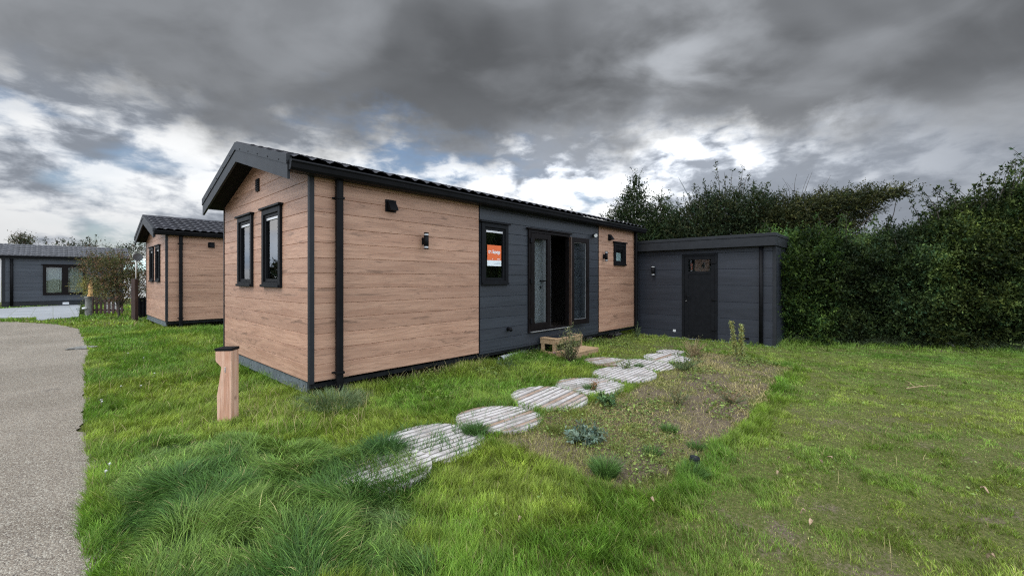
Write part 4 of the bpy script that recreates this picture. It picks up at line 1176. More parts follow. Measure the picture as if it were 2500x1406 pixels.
    leaves_mesh('foliage', *A, M['leaf'], root)
    return root
hedge_bush('hedge_shrub', 'bright green privet like shrub close beside the dark shed', 2.55, 1.05, 2.55, 2.38, 1.3, (0.031, 0.060, 0.018), (0.080, 0.135, 0.028), 0.35, 0.085, 560, xoff=-0.12, shoots=5)
hedge_bush('hedge_shrub', 'dark green hedge shrub with a dipping top between bright green and tallest shrubs', 1.15, -0.55, 2.35, 2.72, 1.5, HCOL, (0.060, 0.088, 0.026), 0.28, 0.078, 620, shoots=9)
hedge_bush('hedge_shrub', 'tallest dark hedge shrub, rising highest at the end of the hedge', -0.45, -2.6, 2.75, 3.75, 1.8, (0.027, 0.045, 0.015), (0.075, 0.100, 0.026), 0.38, 0.078, 620, shoots=34)
hedge_bush('hedge_shrub', 'hedge shrub farthest from the dark shed, next to the tallest one', -2.5, -7.5, 3.75, 3.9, 1.6, HCOL, (0.060, 0.085, 0.024), 0.2, 0.08, 330, shoots=8)

# trees behind the shed ---------------------------------------------------------
def bl(px, py, Y, rx, ry, rz): return (pix(px, py, Y), (rx, ry, rz))
TCOL = (0.028, 0.043, 0.018)
def shootpx(p, q, Y, n): return (pix(p[0], p[1], Y), pix(q[0], q[1], Y), n)
Y = 15.0
blob_tree('tree', 'narrow pointed tree rising behind the far roof end of the chalet', cw((1545 - 1250) / FPX * Y, Y), [bl(1545, 600, Y, .9, .9, .8), bl(1540, 535, Y, .72, .7, .5), bl(1548, 498, Y, .46, .46, .5), bl(1552, 462, Y, .22, .22, .5), bl(1512, 545, Y, .35, .4, .4), bl(1490, 600, Y, .6, .7, .6), bl(1600, 600, Y, .7, .7, .7)],
          3400, 0.09, TCOL, (0.05, 0.058, 0.022), 0.2, shoots=[shootpx((1550, 470), (1550, 432), Y, 14), shootpx((1540, 500), (1515, 488), Y, 10), shootpx((1560, 500), (1580, 492), Y, 10), shootpx((1500, 560), (1465, 525), Y, 14), shootpx((1480, 560), (1458, 535), Y, 14), shootpx((1400, 560), (1396, 508), Y + 3, 16)], group='trees behind the shed', surf=0.2)
Y = 14.6
blob_tree('tree', 'small thin pointed tree between the narrow tree and the broad bushy tree', cw((1612 - 1250) / FPX * Y, Y), [bl(1612, 590, Y, .8, .8, .8), bl(1612, 535, Y, .4, .5, .4), bl(1612, 505, Y, .22, .25, .35), bl(1640, 545, Y, .35, .4, .4), bl(1580, 575, Y, .5, .5, .5), bl(1650, 590, Y, .7, .7, .7)],
          3000, 0.085, (0.032, 0.050, 0.02), (0.05, 0.065, 0.02), 0.2, shoots=[shootpx((1612, 510), (1606, 480), Y, 12), shootpx((1614, 510), (1622, 480), Y, 10), shootpx((1640, 545), (1640, 512), Y, 10)], group='trees behind the shed', surf=0.25)
Y = 13.6
blob_tree('tree', 'broad bushy dark tree with upright shoots behind the shed roof', cw((1790 - 1250) / FPX * Y, Y), [bl(1700, 575, Y, .9, .9, .9), bl(1760, 530, Y, .85, .9, .75), bl(1830, 520, Y, .85, .9, .7), bl(1730, 505, Y, .4, .5, .4), bl(1865, 575, Y, .9, 1, .9), bl(1780, 590, Y, 1, 1, .9), bl(1675, 545, Y, .4, .5, .5), bl(1880, 520, Y, .5, .6, .5), bl(1700, 610, Y, .9, .9, .8), bl(1930, 590, Y, .9, .9, .8), bl(1840, 600, Y, .9, .9, .8)],
          10500, 0.082, (0.026, 0.039, 0.017), (0.056, 0.056, 0.024), 0.22,
          shoots=[shootpx((1735, 500), (1716, 440), Y, 18), shootpx((1755, 490), (1745, 388), Y, 26), shootpx((1770, 490), (1768, 420), Y, 14), shootpx((1800, 490), (1814, 403), Y, 26), shootpx((1815, 470), (1832, 420), Y, 12), shootpx((1840, 480), (1840, 440), Y, 14), shootpx((1860, 490), (1872, 448), Y, 16), shootpx((1720, 510), (1695, 450), Y, 16), shootpx((1690, 530), (1682, 475), Y, 12), shootpx((1780, 480), (1788, 415), Y, 8), shootpx((1850, 490), (1885, 468), Y, 10)],
          group='trees behind the shed', surf=0.3, trunk_r=0.13)
Y = 12.8
WB = [bl(1905, 545, Y, .6, .8, .55), bl(1960, 520, Y, .62, .8, .45), bl(2020, 505, Y, .60, .75, .36), bl(2075, 490, Y, .55, .6, .26), bl(2125, 480, Y, .42, .5, .17), bl(2165, 475, Y, .32, .4, .11), bl(1940, 570, Y, .7, .8, .5), bl(2000, 550, Y, .5, .7, .3), bl(2000, 588, Y, .6, .7, .45), bl(2192, 470, Y, .2, .3, .07), bl(2035, 572, Y, .5, .6, .28), bl(2068, 535, Y, .36, .5, .16), bl(2108, 512, Y, .3, .4, .10)]
tw = [(pix(1990, 600, Y), pix(2060, 545, Y)), (pix(2000, 590, Y), pix(2110, 515, Y)), (pix(2040, 560, Y), pix(2170, 490, Y)), (pix(2080, 540, Y - .3), pix(2200, 478, Y)), (pix(2060, 555, Y + .3), pix(2150, 500, Y)), (pix(2120, 510, Y), pix(2218, 462, Y)), (pix(2000, 600, Y + .2), pix(2090, 530, Y)),
      (pix(1960, 520, Y), pix(1920, 445, Y)), (pix(1958, 500, Y), pix(1975, 425, Y)), (pix(1965, 470, Y), pix(1983, 420, Y)), (pix(1957, 510, Y), pix(1945, 425, Y)), (pix(1985, 490, Y), pix(2028, 428, Y)), (pix(1920, 500, Y), pix(1910, 435, Y))]
blob_tree('tree', 'windswept tree whose flat crown leans far to the right above the hedge', cw((1930 - 1250) / FPX * Y, Y), WB, 5600, 0.088, (0.030, 0.036, 0.014), (0.075, 0.075, 0.022), 0.3,
          shoots=[shootpx((2000, 490), (2015, 460), Y, 8), shootpx((2110, 475), (2130, 452), Y, 8), shootpx((2180, 472), (2216, 465), Y, 12), shootpx((2050, 480), (2075, 462), Y, 8), shootpx((1920, 520), (1912, 460), Y, 14), shootpx((1985, 490), (2010, 455), Y, 8)],
          wind=np.array(cw(0.9, 0, 0.0)), group='trees behind the shed', surf=0.15, trunk_r=0.055, twigs=tw)

# ------------------------------------------------------------------ wind turbine far away
YT = 420.0
hub = pix(1702, 524, YT)
tb = empty('wind_turbine', (hub[0], hub[1], 0)); tag(tb, 'distant grey wind turbine blade rising behind the trees', 'wind turbine')
MB().tube([(0, 0, 0), (0, 0, hub[2])], [2.0, 1.2], 12).build('tower', M['turbine'], tb)
MB().tube([Vector(cw(0, -3, hub[2])), Vector(cw(0, 4, hub[2]))], 1.5, 12).build('nacelle', M['turbine'], tb)
for k in range(3):
    a = R(119 - 120 * k); u = Vector(cw(math.cos(a), 0, math.sin(a))); v = Vector(cw(-math.sin(a), 0, math.cos(a))); w = Vector(cw(0, -1, 0))
    m = MB(); Lb = 42.0; rings = []
    for t, c_, th_ in ((0, 1.2, 1.0), (0.12, 1.8, .8), (0.3, 1.5, .5), (0.6, 1.0, .3), (0.9, .5, .15), (1.0, .12, .06)):
        p = u * (Lb * t) + w * 3.5 + Vector((0, 0, hub[2])); rings.append([p + v * c_ * .6, p + w * th_, p - v * c_ * .6, p - w * th_])
    for r0, r1 in zip(rings[:-1], rings[1:]):
        for j in range(4): m.quad([r0[j], r0[(j + 1) % 4], r1[(j + 1) % 4], r1[j]], smooth=True)
    m.build('blade', M['turbine'], tb)

# ------------------------------------------------------------------ far dark chalet across the lane
dk = empty('chalet', (-1.83, 35.1, 0))
tag(dk, 'far slate grey chalet with curtained double doors across the lane', 'chalet')
DLN, DWD, DE, DRG = 4.75, 3.6, 2.72, 3.45
PR = -1.9
hd = (1.45, 3.15, 0.62, 2.30)
clad(MB(), (0, 0, 0), (1, 0, 0), (0, -1, 0), DLN, 0.1, DE, 0.2, 0.3, [hd]).build('front_wall', M['grey_clad'], dk)
m = MB(); m.quad([(0, 0, 0), (0, DWD, 0), (0, DWD, DE), (0, DWD / 2, DRG - .1), (0, 0, DE)]); m.quad([(DLN, 0, 0), (DLN, DWD, 0), (DLN, DWD, DE), (DLN, DWD / 2, DRG - .1), (DLN, 0, DE)]); m.quad([(0, DWD, 0), (DLN, DWD, 0), (DLN, DWD, DE), (0, DWD, DE)])
m.build('end_wall', M['grey_clad'], dk)
m = MB(); sl = (DRG - DE) / (DWD / 2)
tiled_slope(m, PR, DLN + .3, DWD / 2, DRG + .04, -.15, DE + .05, dx=0.04); tiled_slope(m, PR, DLN + .3, DWD / 2, DRG + .04, DWD + .15, DE + .05, dx=0.06)
rf = m.build('roof', M['tile_grey'], dk)
m = MB()
for e in (-.13, DWD + .13): m.prism([(DWD / 2, DRG + .01), (e, DE + .0), (e, DE - .1), (DWD / 2, DRG - .1)], PR + .02, DLN + .28, 0)
m.build('soffit', M['anthracite'], dk)
m = MB()
for e in (-.13, DWD + .13): m.prism([(DWD / 2, DRG + .09), (e, DE + .08), (e, DE - .13), (DWD / 2, DRG - .13)], DLN + .281, DLN + .32, 0)
m.build('bargeboard', M['tile_grey'], dk)
MB().tube([(PR, -.2, DE + .02), (DLN + .25, -.2, DE + .02)], 0.06, 8).build('gutter', M['black_plastic'], dk)
MB().tube([(0.33, -.07, 0.1), (0.33, -.07, DE)], 0.06, 8).build('downpipe', M['black_plastic'], dk)
MB().box(-.02, 0.10, -.02, 0.06, 0.05, DE).build('corner_trim', M['anthracite'], dk)
MB().box(-.10, -.03, 0.0, 0.06, 0.3, DE - .1).build('drain_post', M['white_wall'], dk)
MB().box(0.0, DLN, -.03, 0.05, -.05, 0.25).build('plinth', M['anthracite'], dk)
MB().box(-.03, DLN, -.02, -.031, 0.26, 0.29).build('plinth_rail', M['chassis'], dk)
m = framed(MB(), amap_long, hd[0], hd[1], hd[2], hd[3], .13, -.05, .05)
m.box((hd[0] + hd[1]) / 2 - .13, (hd[0] + hd[1]) / 2 + .13, -.05, .05, hd[2] + .13, hd[3] - .13); m.build('door_frame', M['frame_brown'], dk)
MB().box(hd[0] - .06, hd[1] + .06, -.08, -.0, hd[3] + .002, hd[3] + .05).build('head_board', M['frame_brown'], dk)
for a0, a1 in ((hd[0] + .13, (hd[0] + hd[1]) / 2 - .13), ((hd[0] + hd[1]) / 2 + .13, hd[1] - .13)):
    MB().box(a0, a1, 0, .01, hd[2] + .13, hd[3] - .13).build('pane', M['glass'], dk)
    m = MB(); n = 22
    for i in range(n):
        u0, u1 = a0 + (a1 - a0) * i / n, a0 + (a1 - a0) * (i + 1) / n
        y0, y1 = .12 + .035 * math.sin(i * 1.7), .12 + .035 * math.sin((i + 1) * 1.7)
        m.quad([(u0, y0, hd[2] + .05), (u1, y1, hd[2] + .05), (u1, y1, hd[3] - .06), (u0, y0, hd[3] - .06)])
    m.build('curtain', M['curtain'], dk)
MB().box(2.2, 2.45, -.05, -.031, .08, .2).build('vent_grille', M['lamp_ring'], dk)

# white chalet glimpsed behind
pa = pix(306, 660, 33); pb_ = pix(372, 660, 33)
wc = empty('white_chalet', (pa[0], pa[1], 0)); tag(wc, 'white chalet with pale mint roof edge glimpsed between the bush and the second timber chalet', 'chalet')
u = (Vector(pb_) - Vector(pa)); u.z = 0; Lw = u.length; u.normalize(); vv = Vector((-u.y, u.x, 0))
mpw = lambda p: u * p.x + vv * p.y + Vector((0, 0, p.z))
MB().box(-.15, Lw + 2.2, 0, 2.6, 0, 2.15).xf(mpw).build('wall', M['white_wall'], wc)
MB().prism([(-.2, 2.16), (-.2, 2.30), (1.3, 3.2), (2.8, 2.3), (2.8, 2.16)], -.3, Lw + 2.3, 0).xf(mpw).build('roof', M['pale_green'], wc)
MB().box(.5, 1.1, -.03, -.002, 1.0, 1.8).xf(mpw).build('window', M['frame_dark'], wc)

# ------------------------------------------------------------------ fence corner in front of the second chalet
def onpix(px, py_base): g_ = gnd(px, py_base); return Vector((g_[0], g_[1], 0))
Yf = 17.6
fl_, fr_ = Vector(pix(222, 0, Yf)), Vector(pix(300, 0, Yf - .1)); fl_.z = fr_.z = 0
fn = empty('picket_fence', fl_); tag(fn, 'low dark brown picket gate beside the round topped stone post', 'fence')
d_ = fr_ - fl_; Lf = d_.length; ud_ = d_.normalized(); vd_ = Vector((-ud_.y, ud_.x, 0)); mpf = lambda p: ud_ * p.x + vd_ * p.y + Vector((0, 0, p.z))
for i in range(8):
    x = .06 + (Lf - .12) * i / 7; zt = .82 - .10 * math.sin(i / 7 * math.pi)
    w = .045; MB().prism([(x - w, .08), (x + w, .08), (x + w, zt - .06), (x, zt), (x - w, zt - .06)], 0, .025, 1).xf(mpf).build('picket', M['fence_brown'], fn)
for z in (.22, .62): MB().box(0, Lf, .026, .06, z - .04, z + .04).xf(mpf).build('rail', M['fence_brown'], fn)
q = Vector(pix(216, 0, 17.4)); q.z = 0
sp_ = empty('stone_post', q); tag(sp_, 'weathered grey stone gate post carrying the carved wooden ornament', 'gate post')
MB().lathe([(.11, -.1), (.105, .5), (.10, .72), (.12, .74), (.12, .78), (.0, .80)], 12).build('shaft', M['stone'], sp_)
MB().lathe([(0.0, 0), (.075, .0), (.075, .07), (0, .085)], 10, (-.12, -.08, .28)).build('garden_light', M['white_plastic'], sp_)
q2 = Vector(pix(221, 0, 17.35)); q2.z = .80
m = MB(); m.lathe([(.10, 0), (.10, .05), (.06, .10), (.075, .22), (.055, .30), (.07, .42), (.045, .50), (.055, .58), (.0, .66)], 10)
o = m.build('carved_ornament', M['carved_wood']); o.location = q2; tag(o, 'orange brown carved wooden ornament standing on the stone gate post', 'ornament')
# planter boxes glimpsed behind the gate
for k, (px, py, w, h) in enumerate(((268, 757, .34, .42), (286, 756, .24, .36))):
    q = Vector(pix(px, 0, 19.0)); q.z = 0
    m = MB().box(-w / 2, w / 2, -.15, .15, 0, h, .02); m.box(-w / 2 - .02, w / 2 + .02, -.17, .17, h + .001, h + .04, .01)
    o = m.build('planter', M['white_wall']); o.location = q
    tag(o, ('larger white planter box behind the picket gate', 'smaller white planter box behind the picket gate')[k], 'planter', 'white planters behind the gate')
# wooden end post and dish
Yp = 14.6
q = Vector(pix(329, 0, Yp)); q.z = 0
o = MB().box(-.07, .07, -.07, .07, -.1, 1.52, .012).build('fence_post', M['post_dark']); o.location = q; o.rotation_euler = (0, 0, .75)
tag(o, 'dark brown wooden post carrying the satellite dish pole', 'post')
q = Vector(pix(332, 0, Yp + .05)); q.z = 0
ds = empty('satellite_dish', (q.x, q.y, 1.52)); tag(ds, 'grey satellite dish on a white pole beside the second chalet', 'satellite dish')
MB().tube([(0, 0, 0), (0, 0, .78)], .022, 10).build('pole', M['white_plastic'], ds)
MB().tube([(0, 0, .5), tuple(Vector(cw(.14, -.02, .62)))], .012, 6).build('strut', M['white_plastic'], ds)
dd_ = Vector(cw(.8, -.6, .2)).normalized(); m = MB(); m.lathe([(0, .0), (.045, .005), (.09, .016), (.135, .038), (.14, .038), (.09, .010), (.0, -.010)], 20)
rot = Vector((0, 0, 1)).rotation_difference(dd_); m.xf(lambda p: rot @ p + Vector(cw(.10, -.05, .74)))
m.build('dish', M['dish'], ds)
m = MB().tube([tuple(Vector(cw(.10, -.05, .62))), tuple(Vector(cw(.10, -.05, .66)) + dd_ * .2)], .008, 6); m.tube([tuple(Vector(cw(.10, -.05, .66)) + dd_ * .18), tuple(Vector(cw(.10, -.05, .66)) + dd_ * .24)], .022, 8); m.build('receiver', M['dish'], ds)
q = Vector(pix(349, 0, 16.2)); q.z = 0
wb = empty('black_planter', q); tag(wb, 'black slatted planter beside the second chalet corner', 'planter')
for k in range(5): MB().box(-.26 + k * .11, -.19 + k * .11, -.14, -.11, .05, .78, .01).build('slat', M['black_plastic'], wb)
MB().box(-.30, .30, -.10, .14, .02, .76, .01).build('tub', M['black_plastic'], wb)
MB().box(-.31, .31, -.16, .16, .765, .80, .01).build('rim', M['black_plastic'], wb)

def small_plant(name, label, base, h, w, n, per, lsize, colr, light=None, lf=.2, stem=None, group=None, cat_='plant', upright=.8, slen=(.1, .2), var=.3, spread=.9, z0=0.1):
    root = empty(name, base); tag(root, label, cat_, group)
    st_, parts = MB(), []
    for k in range(n):
        a = rng.uniform(0, 2 * math.pi); r_ = w * math.sqrt(rng.uniform(0, 1))
        tip = np.array([math.cos(a) * r_, math.sin(a) * r_, h * rng.uniform(.55, 1.0) * (1 - .35 * (r_ / w) ** 2)])
        b0 = np.array([tip[0] * .05, tip[1] * .05, 0])
        pts = branch(st_, Vector(b0), Vector(tip), .006 + h * .003, .002, .08, 4, 4)
        m_ = max(4, per)
        t = rng.uniform(z0, 1, m_)
        P = b0 + (tip - b0) * t[:, None]
        D = unit(rng.normal(size=(m_, 3)) * (1 - upright * .5) + np.array([0, 0, upright]))
        parts.append(sprigs(P, D, rng.uniform(*slen, m_), 4, lsize, colr, var, light, lf, spread))
    st_.build('stems', stem or M['stem_green'], root, merge=False)
    leaves_mesh('leaves', *cat(parts), M['leaf'], root)
    return root
def at_g(px, py): g_ = gnd(px, py); return (g_[0], g_[1], float(ground_z(np.array([g_[0]]), np.array([g_[1]]))[0]) if abs(g_[0]) < 30 else 0)
small_plant('shrub', 'loose fuzzy green shrub growing in front of the wooden steps', at_g(1392, 884), .66, .30, 34, 20, .034, (.13, .15, .065), (.26, .25, .12), .35, M['twig'], cat_='shrub', slen=(.08, .16))
small_plant('dry_bush', 'dry tan bush in front of the shed door', at_g(1693, 872), .42, .26, 34, 9, .026, (.17, .15, .075), (.30, .24, .13), .4, M['dry_stem'], cat_='bush', slen=(.06, .14))
for k, (px, py, h, lab) in enumerate(((1799, 879, .70, 'left one of two tall pale flower spikes in front of the shed'), (1812, 882, .66, 'right one of two tall pale flower spikes in front of the shed'))):
    b = at_g(px, py); root = empty('tall_weed', b); tag(root, lab, 'weed', 'tall weed spikes before the shed')
    lean = np.array(cw(-.10 if k == 0 else -.02, 0, 0)); tip = lean + np.array([0, 0, h])
    st_ = MB(); branch(st_, (0, 0, 0), Vector(tip), .008, .003, .03, 5, 5); st_.build('stem', M['stem_green'], root, merge=False)
    n = 260; t = rng.uniform(.12, 1.0, n); P = tip * t[:, None] + rng.normal(size=(n, 3)) * .012
    D = unit(rng.normal(size=(n, 3)) * .7 + np.array([0, 0, .7]))
    leaves_mesh('leaves', *sprigs(P, D, .05 * (1.25 - t * .6), 5, .036, (.27, .29, .105), .25, (.42, .40, .18), .4), M['leaf'], root)
small_plant('thistle', 'blue green spiky thistle rosette on the dry soil bed', at_g(1432, 1078), .12, .22, 30, 9, .05, (.10, .145, .105), (.17, .22, .17), .4, cat_='weed', upright=.35, slen=(.04, .09))
WEEDS = [
 ((1083, 893), .34, .05, 4, 10, .03, (.12, .15, .06), 'single upright pale weed against the bottom of the timber wall'),
 ((1178, 892), .26, .20, 14, 8, .035, (.06, .085, .035), 'bushy dark weed under the joint of timber and dark cladding'),
 ((1555, 826), .44, .12, 9, 10, .035, (.07, .10, .05), 'upright grey green weed between the chalet end and the shed'),
 ((1478, 822), .30, .22, 14, 8, .035, (.05, .08, .03), 'leafy weed in front of the far timber panel'),
 ((1530, 905), .18, .16, 12, 8, .03, (.10, .13, .05), 'weed tuft on the upper edge of the plank path'),
 ((1672, 905), .30, .40, 22, 10, .03, (.075, .105, .045), 'wide low weed patch between the plank path and the tall flower spikes'),
 ((1790, 985), .20, .18, 20, 8, .022, (.16, .115, .065), 'brown dry tuft at the right edge of the soil bed'),
 ((1655, 988), .20, .20, 20, 8, .022, (.13, .11, .055), 'brown dry tuft in the middle of the soil bed'),
 ((1452, 958), .16, .08, 7, 8, .025, (.17, .085, .04), 'red brown dry weed growing through the plank discs'),
 ((1985, 812), .42, .22, 14, 9, .045, (.13, .17, .055), 'yellow green plant at the hedge foot beside the shed corner'),
 ((1490, 992), .14, .16, 12, 8, .05, (.075, .13, .05), 'low broad leaved weed right of the plank path'),
 ((1010, 905), .22, .16, 14, 7, .03, (.08, .095, .04), 'scruffy weed at the wall foot left of the single upright weed'),
 ((1300, 868), .20, .22, 12, 8, .04, (.055, .085, .03), 'leafy weed over the end of the grey drain pipe'),
 ((1240, 905), .18, .24, 14, 8, .035, (.065, .095, .035), 'low leafy weed in front of the grey drain pipe'),
]
for (p, h, w, n, per, ls, c, lab) in WEEDS:
    small_plant('weed', lab, at_g(*p), h, w, n, per, ls, c, tuple(min(1, q * 1.7) for q in c), .3, cat_='weed', group='weeds around the chalet', slen=(.05, .11))
# pink flower by the steps
b = at_g(1366, 873); root = empty('pink_flower', (b[0], b[1], 0)); tag(root, 'small pink flower cluster against the wooden steps', 'flower')
st_ = MB(); fw = MB()
for k in range(5):
    tip = Vector((rng.normal() * .07, rng.normal() * .05, .10 + rng.uniform(0, .04))); st_.tube([(0, 0, 0), tip], .003, 4)
    for j in range(5):
        a = j * 1.256; fw.quad([tip, tip + Vector((math.cos(a) * .02, math.sin(a) * .02, .008)), tip + Vector((math.cos(a + .6) * .026, math.sin(a + .6) * .026, .004)), tip + Vector((math.cos(a + 1.2) * .02, math.sin(a + 1.2) * .02, .008))])
st_.build('stems', M['stem_green'], root); fw.build('petals', M['petal_pink'], root)

# bush beside the picket gate
Yb = 16.2
bb = cw((290 - 1250) / FPX * Yb, Yb)
blob_tree('bush', 'large loose bush with reddish tips before the far slate chalet', bb,
          [bl(262, 665, Yb, .75, .7, .65), bl(232, 645, Yb, .45, .5, .35), bl(300, 655, Yb, .55, .6, .5), bl(310, 700, Yb, .55, .6, .7), bl(270, 705, Yb, .5, .5, .5), bl(345, 690, Yb + .4, .4, .4, .8)],
          2600, .07, (.085, .085, .036), (.20, .10, .065), .28, shoots=[shootpx((230, 640), (198, 655), Yb, 12), shootpx((250, 640), (222, 618), Yb, 12), shootpx((275, 630), (268, 605), Yb, 12), shootpx((300, 630), (300, 606), Yb, 12), shootpx((240, 650), (205, 632), Yb, 12), shootpx((320, 650), (330, 622), Yb, 8)], surf=.2, cat_='bush', per=7, trunk_r=.05)
blob_tree('bush', 'small yellow green bush behind the carved ornament', cw((236 - 1250) / FPX * 18.3, 18.3), [bl(234, 702, 18.3, .48, .4, .30), bl(215, 698, 18.3, .3, .3, .26), bl(240, 725, 18.3, .3, .3, .3)],
          520, .06, (.20, .19, .06), (.30, .26, .09), .3, surf=.2, cat_='bush', trunk_r=.04)
small_plant('weed', 'green weed clump left of the stone gate post', tuple(Vector(cw((200 - 1250) / FPX * 17.8, 17.8))), .55, .22, 16, 9, .05, (.06, .085, .03), (.11, .13, .05), .3, cat_='weed', group='weeds around the chalet')
# trees beyond the far chalet
Yt_ = 46.0
for (px, lab, bl_) in ((56, 'sparse small tree poking over the far slate roof above the curtained doors', [(56, 590, 1.0, .7)]), (175, 'wide low tree mass behind the middle of the far slate roof', [(160, 612, 2.3, 1.0), (200, 608, 1.6, .9), (230, 605, 1.2, .9)]), (330, 'dark tree top between the far slate roof and the second timber chalet', [(330, 615, 1.7, .8), (290, 618, 1.5, .6)])):
    blob_tree('background_tree', lab, cw((px - 1250) / FPX * Yt_, Yt_), [bl(a, b, Yt_, r, r * .8, h) for a, b, r, h in bl_], 300, .20, (.03, .042, .022) if px > 100 else (.07, .075, .045), (.10, .06, .045), .2,
              per=6, slen=(.3, .8), shoots=[shootpx((px + o_, 605), (px + o_ + rng.uniform(-8, 8), 578 + rng.uniform(-4, 8)), Yt_, 12) for o_ in ((-20, -8, 8, 20) if px < 100 else (-60, -40, -20, 5, 30, 45, 58) if px < 200 else (10, 25))], group='trees beyond the far chalet', surf=.1, trunk_r=.12)
# hedge across the lane, seen in the window panes
blob_tree('roadside_tree', 'dark roadside trees across the lane, mirrored in the gable windows', (-14.0, 27.0, 0), [((-14, 27, 1.3), (3.2, 2.5, 1.2)), ((-18, 24, 1.5), (3, 2.5, 1.5)), ((-8, 32, 1.5), (2.5, 2.5, 1.4)), ((-12, 36, 1.6), (3, 3, 1.7))], 3200, .34, (.02, .03, .014), per=7, slen=(.3, .8), trunk_r=.2)

# ------------------------------------------------------------------ little things on the lawn
c = at_g(2312, 850); m = MB(); import bmesh
def rock(name, loc, s, mat, label, cat_='stone', flat=.6):
    bm = bmesh.new(); bmesh.ops.create_icosphere(bm, subdivisions=3, radius=1)
    for v in bm.verts:
        k = 1 + .5 * (fbm(np.array([v.co.x * 1.7 + s * 90]), np.array([v.co.y * 1.7 + v.co.z * 2.3]), 71, 3)[0] - .5)
        v.co = Vector((v.co.x * k * s[0] if isinstance(s, tuple) else v.co.x * k * s, v.co.y * k * s, v.co.z * k * s * flat))
    me = bpy.data.meshes.new(name); bm.to_mesh(me); bm.free(); me.materials.append(mat)
    o = bpy.data.objects.new(name, me); COL.objects.link(o); o.location = loc
    tag(o, label, cat_); return o
rock('stone', (c[0], c[1], .05), .13, M['pale_stone'], 'pale rounded stone in the long grass at the hedge foot')
c = gnd(203, 851); o = rock('flat_stone', (c[0], c[1], .02), .17, M['stone'], 'dark flat stone at the edge of the asphalt lane', flat=.22); o.scale = (1.4, .8, 1)
m = MB(); a = Vector(gnd(2212, 948, .03)); b = Vector(gnd(2290, 941, .05)); branch(m, a, b, .008, .003, .05, 5, 5); branch(m, a.lerp(b, .3), a.lerp(b, .3) + Vector((.12, .1, .06)), .004, .002, .05, 4, 3); branch(m, a.lerp(b, .6), a.lerp(b, .6) + Vector((-.1, .12, .05)), .004, .002, .05, 4, 3)
o = m.build('fallen_twig', M['dry_stem'], None, merge=False); tag(o, 'thin dry twig lying on the lawn before the hedge', 'twig')
def leafobj(px, py, s):
    g_ = at_g(px, py); m = MB(); a = rng.uniform(0, 6.28); n = 7; top = []
    for i in range(n):
        t = i / (n - 1); w = s * .32 * math.sin(math.pi * (t * .9 + .05)); top.append((t * s, w, .012 * math.sin(t * 5)))
    for i in range(n - 1):
        p, q = top[i], top[i + 1]
        m.quad([(p[0], -p[1], p[2] + .012), (q[0], -q[1], q[2] + .012), (q[0], 0, q[2]), (p[0], 0, p[2])]); m.quad([(p[0], p[1], p[2] + .012), (q[0], q[1], q[2] + .012), (q[0], 0, q[2]), (p[0], 0, p[2])])
    o = m.build('fallen_leaf', M['dead_leaf']); o.location = (g_[0], g_[1], g_[2] + .035); o.rotation_euler = (rng.normal() * .2, rng.normal() * .2, a)
    tag(o, 'small curled tan leaf lying on the thin lawn', 'leaf', 'fallen leaves on the lawn')
for (px, py, s) in ((1930, 1128, .05), (2003, 1134, .045), (2030, 1127, .05), (2392, 1198, .08), (1968, 1262, .055), (1985, 1289, .06), (1590, 1228, .05), (2430, 1378, .07), (1272, 1283, .05), (2215, 948, .09), (2225, 944, .07), (1900, 1165, .04)):
    leafobj(px, py, s * .62)
for (px, py) in ((265, 1166), (256, 1185), (350, 889), (376, 930), (343, 961), (294, 963), (247, 1003), (312, 875), (246, 998)):
    g_ = at_g(px, py); root = empty('clover_flower', (g_[0], g_[1], g_[2])); tag(root, 'small white clover flower in the grass beside the lane', 'flower', 'white clover flowers beside the lane')
    MB().tube([(0, 0, 0), (.005, 0, .10)], .002, 4).build('stem', M['stem_green'], root)
    h_ = MB()
    for j in range(24):
        d = unit(rng.normal(size=3)); d[2] = abs(d[2]); p = Vector((.005, 0, .10)); e = Vector(d) * .016; s_ = e.cross(Vector((.3, .5, .8))).normalized() * .004
        h_.quad([p, p + e * .7 + s_, p + e, p + e * .7 - s_])
    h_.build('flower_head', M['petal'], root, merge=False)

